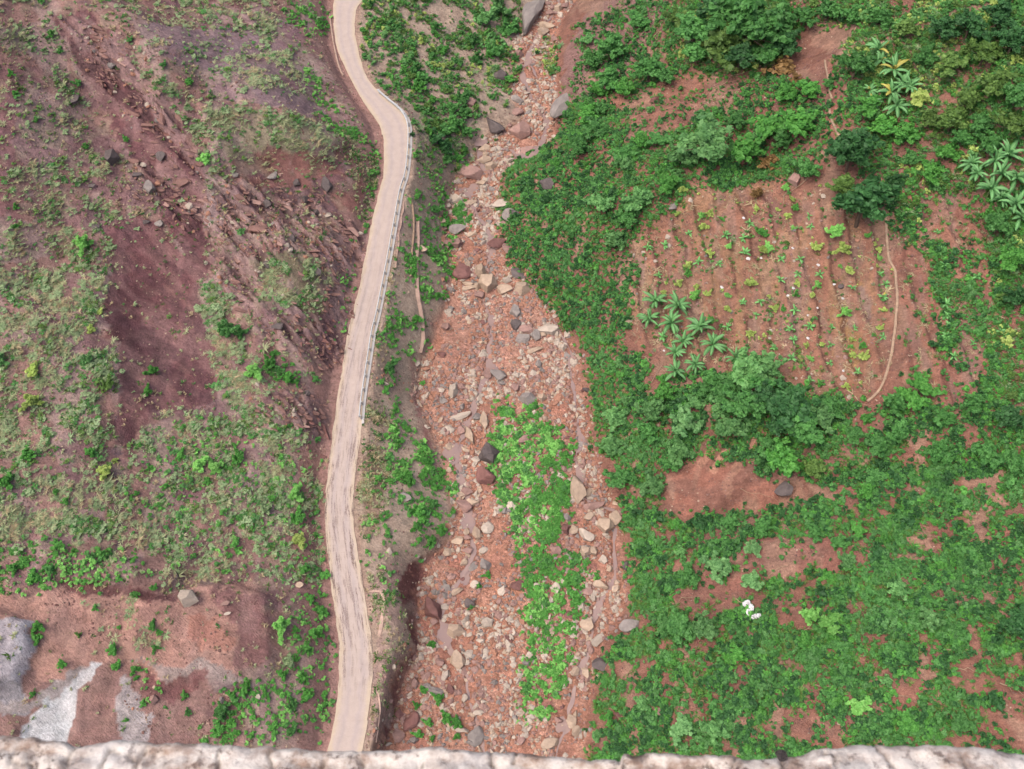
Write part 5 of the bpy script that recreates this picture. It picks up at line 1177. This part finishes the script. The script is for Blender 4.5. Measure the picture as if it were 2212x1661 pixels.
# saplings of the planted field
SAP = [(x, y, r) for (x, y), r in zip(t3(3, 1, [(530,85),(320,190),(190,180),(180,250),(290,250),(45,340),(500,370),(755,345),(620,580),(550,640),(625,650),(275,665),(350,570),(340,830),(245,575),(540,540),(465,65),(5,260),(95,340),(500,845),(730,465),(725,15)]), [12,10,8,9,9,9,11,8,9,7,10,8,6,8,8,8,6,6,8,9,7,8])] \
    + [(x, y, r) for (x, y), r in zip(t3(2, 1, [(1140,65),(1135,110),(1080,185),(1195,200),(1190,260),(1390,340),(1285,410),(1545,500),(1550,175),(1395,250),(1270,240),(935,460),(980,235)]), [10,10,10,9,12,10,8,10,13,9,8,6,8])] \
    + [(x, y, r) for (x, y), r in zip(t3(2, 0, [(1075,1385),(1230,1400),(1240,1470),(1360,1420),(1280,1380),(1290,1650),(1410,1595),(1100,1230),(1620,1510),(1640,1620),(1585,1355)]), [7,9,10,7,9,10,8,10,12,11,8])] \
    + [(x, y, r) for (x, y), r in zip(t3(3, 0, [(120,1215),(155,1290),(185,1345),(60,1355),(125,1400),(10,1610),(320,1600),(640,1525),(490,1615),(720,1615),(165,1480)]), [10,8,9,6,8,11,11,8,14,8,6])]
for k, (px, py, r) in enumerate(SAP):
    m = ['lime', 'bright', 'lime', 'vivid', 'lime'][k % 5]
    put_plant('sapling', SHRUBS, px, py, r * 1.05, m, f'{LCOL[m]} sapling {where(px, py)}', 'sapling', .35, 'saplings of the planted field', .9, 'stem', 'foliage')

# ------------------------------------------------------------------ litter, sheet, sticks
def crumple(seed, a, b, h):
    g = np.random.default_rng(seed); n = 9; V = []; F = []
    for j in range(n):
        for i in range(n):
            u, v = i / (n - 1) * 2 - 1, j / (n - 1) * 2 - 1
            q = 1 - .25 * abs(u * v)
            V.append((u * a * q + g.normal() * a * .06, v * b * q + g.normal() * b * .06, h * (1 - .6 * (u * u + v * v) / 2) * (.4 + .8 * g.random())))
    for j in range(n - 1):
        for i in range(n - 1): F.append((j * n + i, j * n + i + 1, (j + 1) * n + i + 1, (j + 1) * n + i))
    return mesh_np('crumpled_sheet', np.array(V), np.array(F), [M['white']])
LIT = t3(3, 1, [(325,60),(428,185),(165,210),(127,258),(320,338),(260,387),(485,275),(258,535),(488,745),(680,780)]) + t3(2, 1, [(1530,20),(1615,15),(1360,205),(985,615)]) + t3(2, 0, [(1500,1415)]) + t3(3, 0, [(275,1580),(160,1610)]) + t3(2, 2, [(548,622)])
for k, (px, py) in enumerate(LIT):
    x, y, z, d = hit1(px, py); s_ = (.15 + .11 * gN.random()) * (1.3 if k in (1, 10, 11, 12, 14) else 1)
    o = link('plastic_bag', crumple(70 + k, s_, s_ * .8, s_ * .6), None, (x, y, z + .02), (0, 0, gN.random() * 3))
    named(o, f'scrap of white plastic {where(px, py)}' if k < 17 else 'white plastic scrap beside the right stream channel', 'litter', px, py, 'white litter')
x, y, z, d = hit1(1621, 1319, .7)
z += .7
sh = bpy.data.objects.new('plastic_sheet', None); COL.objects.link(sh); sh.location = (x, y, z)
for k, (dx_, dy_, a, b, rz) in enumerate([(-.35, .95, .6, .42, .5), (-.05, .05, .42, .8, -.35), (.45, -.95, .65, .3, .25)]):
    link('fold', crumple(90 + k, a, b, .3), sh, (dx_, dy_, float(bilin(Z, x + dx_, y + dy_)) + .75 - z), (.25, 0, rz))
prop(sh, 'torn white sheet caught among branches on the lower right slope', 'sheet')
def stick(px0, py0, px1, py1, w_, label=None, mat='stick', bend=.08, twigs=1, lift=.25):
    x0, y0, z0, d = hit1(px0, py0, lift); x1, y1, z1, _ = hit1(px1, py1, lift)
    n = 7; L = math.hypot(x1 - x0, y1 - y0); P = []
    for k in range(n):
        t_ = k / (n - 1); bx = math.sin(t_ * math.pi) * bend * L + gN.normal() * .03 * L
        px_, py_ = x0 + (x1 - x0) * t_ - (y1 - y0) / L * bx, y0 + (y1 - y0) * t_ + (x1 - x0) / L * bx
        P.append((px_ - x0, py_ - y0, float(bilin(Z, px_, py_)) + lift * (.6 + .6 * gN.random()) - z0))
    parts = [tube(P, [w_ * (1 - .65 * k / (n - 1)) for k in range(n)], 5)]
    for q in range(twigs):
        b = Vector(P[2 + q]); dd = (Vector(P[-1]) - b) * (.35 + .2 * gN.random()); dd.rotate(Euler((0, 0, (.6 if q % 2 else -.6))))
        parts.append(tube([tuple(b), tuple(b + dd * .5 + Vector((0, 0, .08))), tuple(b + dd)], [w_ * .5, w_ * .4, w_ * .15], 4))
    V, F = merge(parts)
    o = link('dry_branch', mesh_np('dry_branch', V, F, [M[mat]]), None, (x0, y0, z0))
    mx, my = (px0 + px1) / 2, (py0 + py1) / 2
    named(o, label or f'dry fallen branch {where(mx, my)}', 'branch', mx, my, 'dry branches')
STK = [(1320,415,1382,393,.07),(1598,185,1650,150,.06),(1580,215,1660,160,.05),(1555,185,1640,150,.05),(1600,215,1625,190,.05),(1510,215,1560,180,.05),(1615,200,1600,165,.05),(1560,1225,1640,1255,.06),(1590,1290,1650,1335,.06),(1450,1305,1520,1290,.05),(1450,1490,1560,1540,.06),(1420,1130,1510,1150,.05),(1350,980,1420,1000,.05),
 (1895,1170,1970,1110,.06),(1820,1290,1865,1325,.05),(1880,1335,1940,1355,.06),(1870,1320,1950,1300,.05),(1990,1240,2060,1195,.06),(1980,1230,2080,1240,.05),(2040,1405,2120,1410,.06),(2070,1445,2110,1450,.06),(1730,1370,1790,1340,.06),(1900,1400,1930,1420,.05),(1840,1180,1880,1200,.05),(2160,1475,2210,1500,.08),(1660,1240,1720,1220,.05),(1950,1150,2060,1170,.05),(1760,1480,1850,1500,.05),(1930,1500,1990,1520,.05),(2080,1290,2190,1280,.05),(1960,1090,2030,1130,.06),(2000,920,2150,900,.06),(1960,870,2000,830,.05),(1600,1060,1680,1080,.04),(1350,1200,1400,1230,.04),(1390,1290,1410,1360,.04),(1760,360,1700,420,.08),(1690,440,1740,355,.07),(1965,405,2015,390,.14),(1780,870,1900,880,.06),(1370,760,1440,810,.07),(1410,830,1440,780,.06),(1180,540,1290,560,.04),(1470,1320,1440,1300,.04),(2100,860,2160,900,.05),
 (1040,1355,1100,1370,.05),(985,1230,940,1210,.05),(810,820,825,835,.1),(1330,600,1390,570,.05),(1300,880,1340,850,.05),(1340,1010,1300,1080,.04),(1240,990,1290,1080,.03),(2020,600,2110,690,.04)]
for q in STK: stick(*q)

# ------------------------------------------------------------------ channels, stone edging
def ribbon(name, pts, width, height, mat, label, cat, wall=True):
    P = np.array(pts, float); x, y, z, d = hit(P[:, 0], P[:, 1])
    pl = dense(np.stack([x, y], 1), 8); V = []; F = []
    prof = [(-1, -.3), (-1, 1), (-.35, 1), (-.25, .35), (.25, .35), (.35, 1), (1, 1), (1, -.3)] if not wall else [(-1, -.4), (-.95, .85), (-.5, 1), (.5, 1), (.95, .85), (1, -.4)]
    n = len(prof)
    zz = bilin(Z, pl[:, 0], pl[:, 1]); zz = np.convolve(np.pad(zz, 2, 'edge'), np.ones(5) / 5, 'valid')
    for k in range(len(pl)):
        a, b = pl[max(k - 1, 0)], pl[min(k + 1, len(pl) - 1)]; t_ = (b - a) / (np.linalg.norm(b - a) + 1e-6)
        wv = width * (.85 + .3 * vnoise(k * .6, 3, 2)); hv = height * (.75 + .5 * vnoise(k * .5, 7, 3))
        for (u, h_) in prof: V.append((pl[k, 0] - t_[1] * u * wv, pl[k, 1] + t_[0] * u * wv, zz[k] + h_ * hv))
    for k in range(len(pl) - 1):
        for q in range(n - 1): F.append((k * n + q, k * n + q + 1, (k + 1) * n + q + 1, (k + 1) * n + q))
    o = link(name, mesh_np(name, V, F, [M[mat]])); prop(o, label, cat); return o
ribbon('water_channel', [(1913,470),(1915,510),(1918,545),(1922,565),(1934,590),(1937,625),(1937,660),(1934,700),(1930,730),(1925,765),(1918,795),(1908,825),(1895,848),(1872,868)], .17, .22, 'chan', 'narrow pale channel curving down the right side of the planted field', 'channel')
ribbon('water_channel', [(1793,215),(1791,235),(1795,255),(1803,275),(1815,300),(1822,310)], .17, .2, 'chan', 'short pale channel on the footpath ridge', 'channel')
ribbon('water_channel', [(1782,130),(1786,155),(1790,185),(1797,215)], .13, .18, 'chan', 'pale channel below the bare ridge patch', 'channel')
ribbon('water_channel', [(884,421),(890,440),(893,462),(894,490),(893,515),(890,545),(887,600)], .14, .28, 'chan', 'narrow ochre channel wall just right of the guardrail', 'channel')
ribbon('retaining_wall', [(902,480),(903,520),(900,560),(900,600),(903,640),(908,670),(913,700),(914,735),(908,765)], .30, .35, 'wallst', 'pale stone wall above the creek strip right of the road', 'wall')
ribbon('stone_edging', [(824,1278),(829,1300),(826,1330),(822,1362),(818,1374)], .22, .14, 'wallst', 'pale stone edging on the terrace right of the lower road', 'stone edging')
ribbon('stone_edging', [(824,1278),(812,1277),(797,1278)], .12, .10, 'wallst', 'short crosswise stone edging between lower road and terrace', 'stone edging')
ribbon('stone_edging', [(818,1500),(821,1530),(818,1560),(812,1605)], .11, .16, 'wallst', 'thin pale edging on the terrace near the wall', 'stone edging')
ribbon('stone_edging', [(872,437),(872,455),(868,470),(866,490),(862,505),(862,530),(858,548),(855,580)], .10, .22, 'wallst', 'ragged pale concrete lip beside the guardrail', 'stone edging')
ribbon('stone_edging', [(712,30),(717,70),(722,100),(731,140),(742,165)], .14, .2, 'wallst', 'low reddish edging left of the road at the top', 'stone edging')

# ------------------------------------------------------------------ the parapet in front
def mat_parapet():
    s = NT('weathered_plaster_stone')
    pos = s.n('ShaderNodeNewGeometry').outputs['Position']
    a = s.noise(pos, 18, 8, .7)
    col = s.mix(s.remap(a, .38, .56, 0, 1), alb((176,150,134)), alb((250,240,230)))
    b = s.noise(pos, 46, 7, .72)
    col = s.mix(s.remap(b, .54, .64, 0, .9), col, alb((112,92,84)))
    c = s.noise(pos, 5, 4, .6)
    col = s.mix(s.remap(c, .5, .68, 0, .7), col, alb((224,221,221)))
    at = s.n('ShaderNodeAttribute', attribute_name='crack')
    nz = s.noise(pos, 25, 4)
    col = s.mix(s.mul(at.outputs['Fac'], s.remap(nz, .35, .62, .15, .9)), col, alb((84,62,54)))
    s.l(col, s.b.inputs['Base Color']); s.b.inputs['Roughness'].default_value = .95
    hh = s.n('ShaderNodeMath', operation='ADD'); s.l(s.noise(pos, 60, 8, .7), hh.inputs[0]); s.l(a, hh.inputs[1])
    s.bump(hh.outputs[0], .6, .012)
    return s.m
MPAR = mat_parapet()
PARZ = CAMZ - 1.6
def edge_y(px, py):
    dx, dy, dz = ray(px, py); t_ = -1.6 / dz
    return dx * t_, dy * t_
EDGE = [(-500,1575),(-200,1570),(0,1578),(70,1584),(130,1592),(150,1606),(172,1596),(215,1590),(300,1592),(400,1594),(520,1600),(640,1606),(700,1612),(800,1612),(900,1604),(1000,1606),(1100,1614),(1200,1622),(1290,1631),(1343,1630),(1349,1614),(1420,1612),(1500,1616),(1600,1621),(1665,1626),(1700,1624),(1740,1620),(1775,1606),(1850,1598),(1950,1596),(2050,1599),(2150,1607),(2212,1616),(2500,1640),(2800,1640)]
ex = np.array([edge_y(*e)[0] for e in EDGE]); ey = np.array([edge_y(*e)[1] for e in EDGE])
CRK = []   # crack lines in plan
def crack_line(pts):
    q = [edge_y(*p) for p in pts]; q = dense(np.array(q), 8)
    q = q + np.cumsum(np.random.default_rng(len(CRK)).normal(size=q.shape) * .0012, 0)
    CRK.append(q)
for pts in [[(165,1596),(158,1610),(150,1630),(140,1661),(130,1720)], [(225,1612),(222,1630),(215,1661)], [(310,1610),(290,1632),(280,1661),(285,1700)], [(478,1600),(470,1625),(466,1661),(470,1720)], [(590,1606),(586,1630),(596,1661)], [(700,1640),(690,1661)], [(1062,1612),(1060,1630),(1066,1661)], [(1118,1612),(1112,1640)], [(1346,1618),(1348,1640),(1342,1680)],
            [(1900,1598),(1915,1625),(1935,1645),(1960,1680)], [(1600,1626),(1590,1650),(1588,1690)], [(225,1612),(260,1625),(290,1632)], [(1690,1640),(1696,1670),(1690,1720)], [(910,1640),(880,1661),(860,1690)], [(20,1640),(60,1650),(90,1680)], [(1790,1620),(1810,1640),(1800,1680)], [(760,1625),(780,1650),(775,1690)], [(2080,1625),(2100,1660)], [(1490,1640),(1530,1655),(1560,1690)]]:
    crack_line(pts)
SPL = [edge_y(p, 1610)[0] for p in (-700, 160, 468, 760, 1062, 1346, 1690, 2900)]
par = bpy.data.objects.new('parapet', None); COL.objects.link(par); par.location = (0, .3, PARZ)
prop(par, 'rough cracked whitish stone parapet across the bottom foreground', 'wall')
def coping(xa, xb, seed):
    g = np.random.default_rng(seed); dx_ = .0032
    xs = np.linspace(xa, xb, max(int((xb - xa) / dx_), 8)); back = .10
    prof = np.r_[np.linspace(0, .62, 14), np.linspace(.64, 1.0, 34)]      # 0 back .. 1 edge, then face
    nfc = 10; ny = len(prof) + nfc
    V = np.zeros((ny, len(xs), 3)); K = np.zeros((ny, len(xs)))
    eyx = np.interp(xs, ex, ey) + (fbm(xs * 55, xs * 0 + 2, 4, 9) - .5) * .010
    tone = g.normal() * .0008
    for j in range(ny):
        if j < len(prof):
            y_ = back + (eyx - .018 - back) * prof[j]; e_ = (eyx - y_)
            z_ = -.012 * np.exp(-((e_ - .018) / .016) ** 2) + (fbm(xs * 9, y_ * 9, 4, 12) - .5) * .03 + (fbm(xs * 40, y_ * 40, 4, 14) - .5) * .014 + tone
        else:
            a = (j - len(prof) + 1) / nfc
            th = min(a * 2.2, 1.0) * math.pi / 2
            y_ = eyx - .018 + .018 * math.sin(th) + (fbm(xs * 20, xs * 0 + a * 5, 3, 15) - .5) * .02 * max(a - .3, 0)
            z_ = -.012 - .02 * (1 - math.cos(th)) - max(a - .45, 0) * 1.6 + (fbm(xs * 30, xs * 0 + 4, 3, 17) - .5) * .008 + tone
        cr_ = np.full(len(xs), 9.0)
        for q in CRK:
            for p in q:
                cr_ = np.minimum(cr_, np.hypot(xs - p[0], y_ - p[1]))
        wv = .0019 * (.5 + 1.3 * vnoise(xs * 50, y_ * 50, 6))
        k_ = np.exp(-(cr_ / wv) ** 2)
        k2 = sstep(.74, .80, fbm(xs * 26, y_ * 26, 3, 33)) * .9
        K[j] = np.clip(k_ + k2, 0, 1)
        V[j, :, 0] = xs; V[j, :, 1] = y_ - .3; V[j, :, 2] = z_ - .010 * k_ - .006 * k2
    # shut the stone's ends a little below its neighbours
    for q, s_ in ((0, 1), (-1, -1)):
        V[:, q, 2] -= .0004
    n = len(xs); ii = np.arange(ny * n).reshape(ny, n)
    F = np.stack([ii[:-1, :-1], ii[:-1, 1:], ii[1:, 1:], ii[1:, :-1]], -1).reshape(-1, 4)
    m = mesh_np('coping_stone', V.reshape(-1, 3), F, [MPAR], smooth=True)
    at = m.attributes.new('crack', 'FLOAT', 'POINT'); at.data.foreach_set('value', K.astype(np.float32).ravel())
    link('coping_stone', m, par)
for k in range(len(SPL) - 1): coping(SPL[k], SPL[k + 1] + .0004 * (k + 1 < len(SPL) - 1), 40 + k)
# small dark stone lying on the parapet
qx, qy = edge_y(1685, 1636)
pb = link('pebble', rock_mesh(777, 3, 5, .02, .8, 'darkr', 'pebble'), None, (qx, qy, PARZ + .006), (.2, .1, .4), (.0105, .012, .011))
prop(pb, 'small dark pebble resting on the edge of the whitish parapet', 'pebble')
settle_labels()
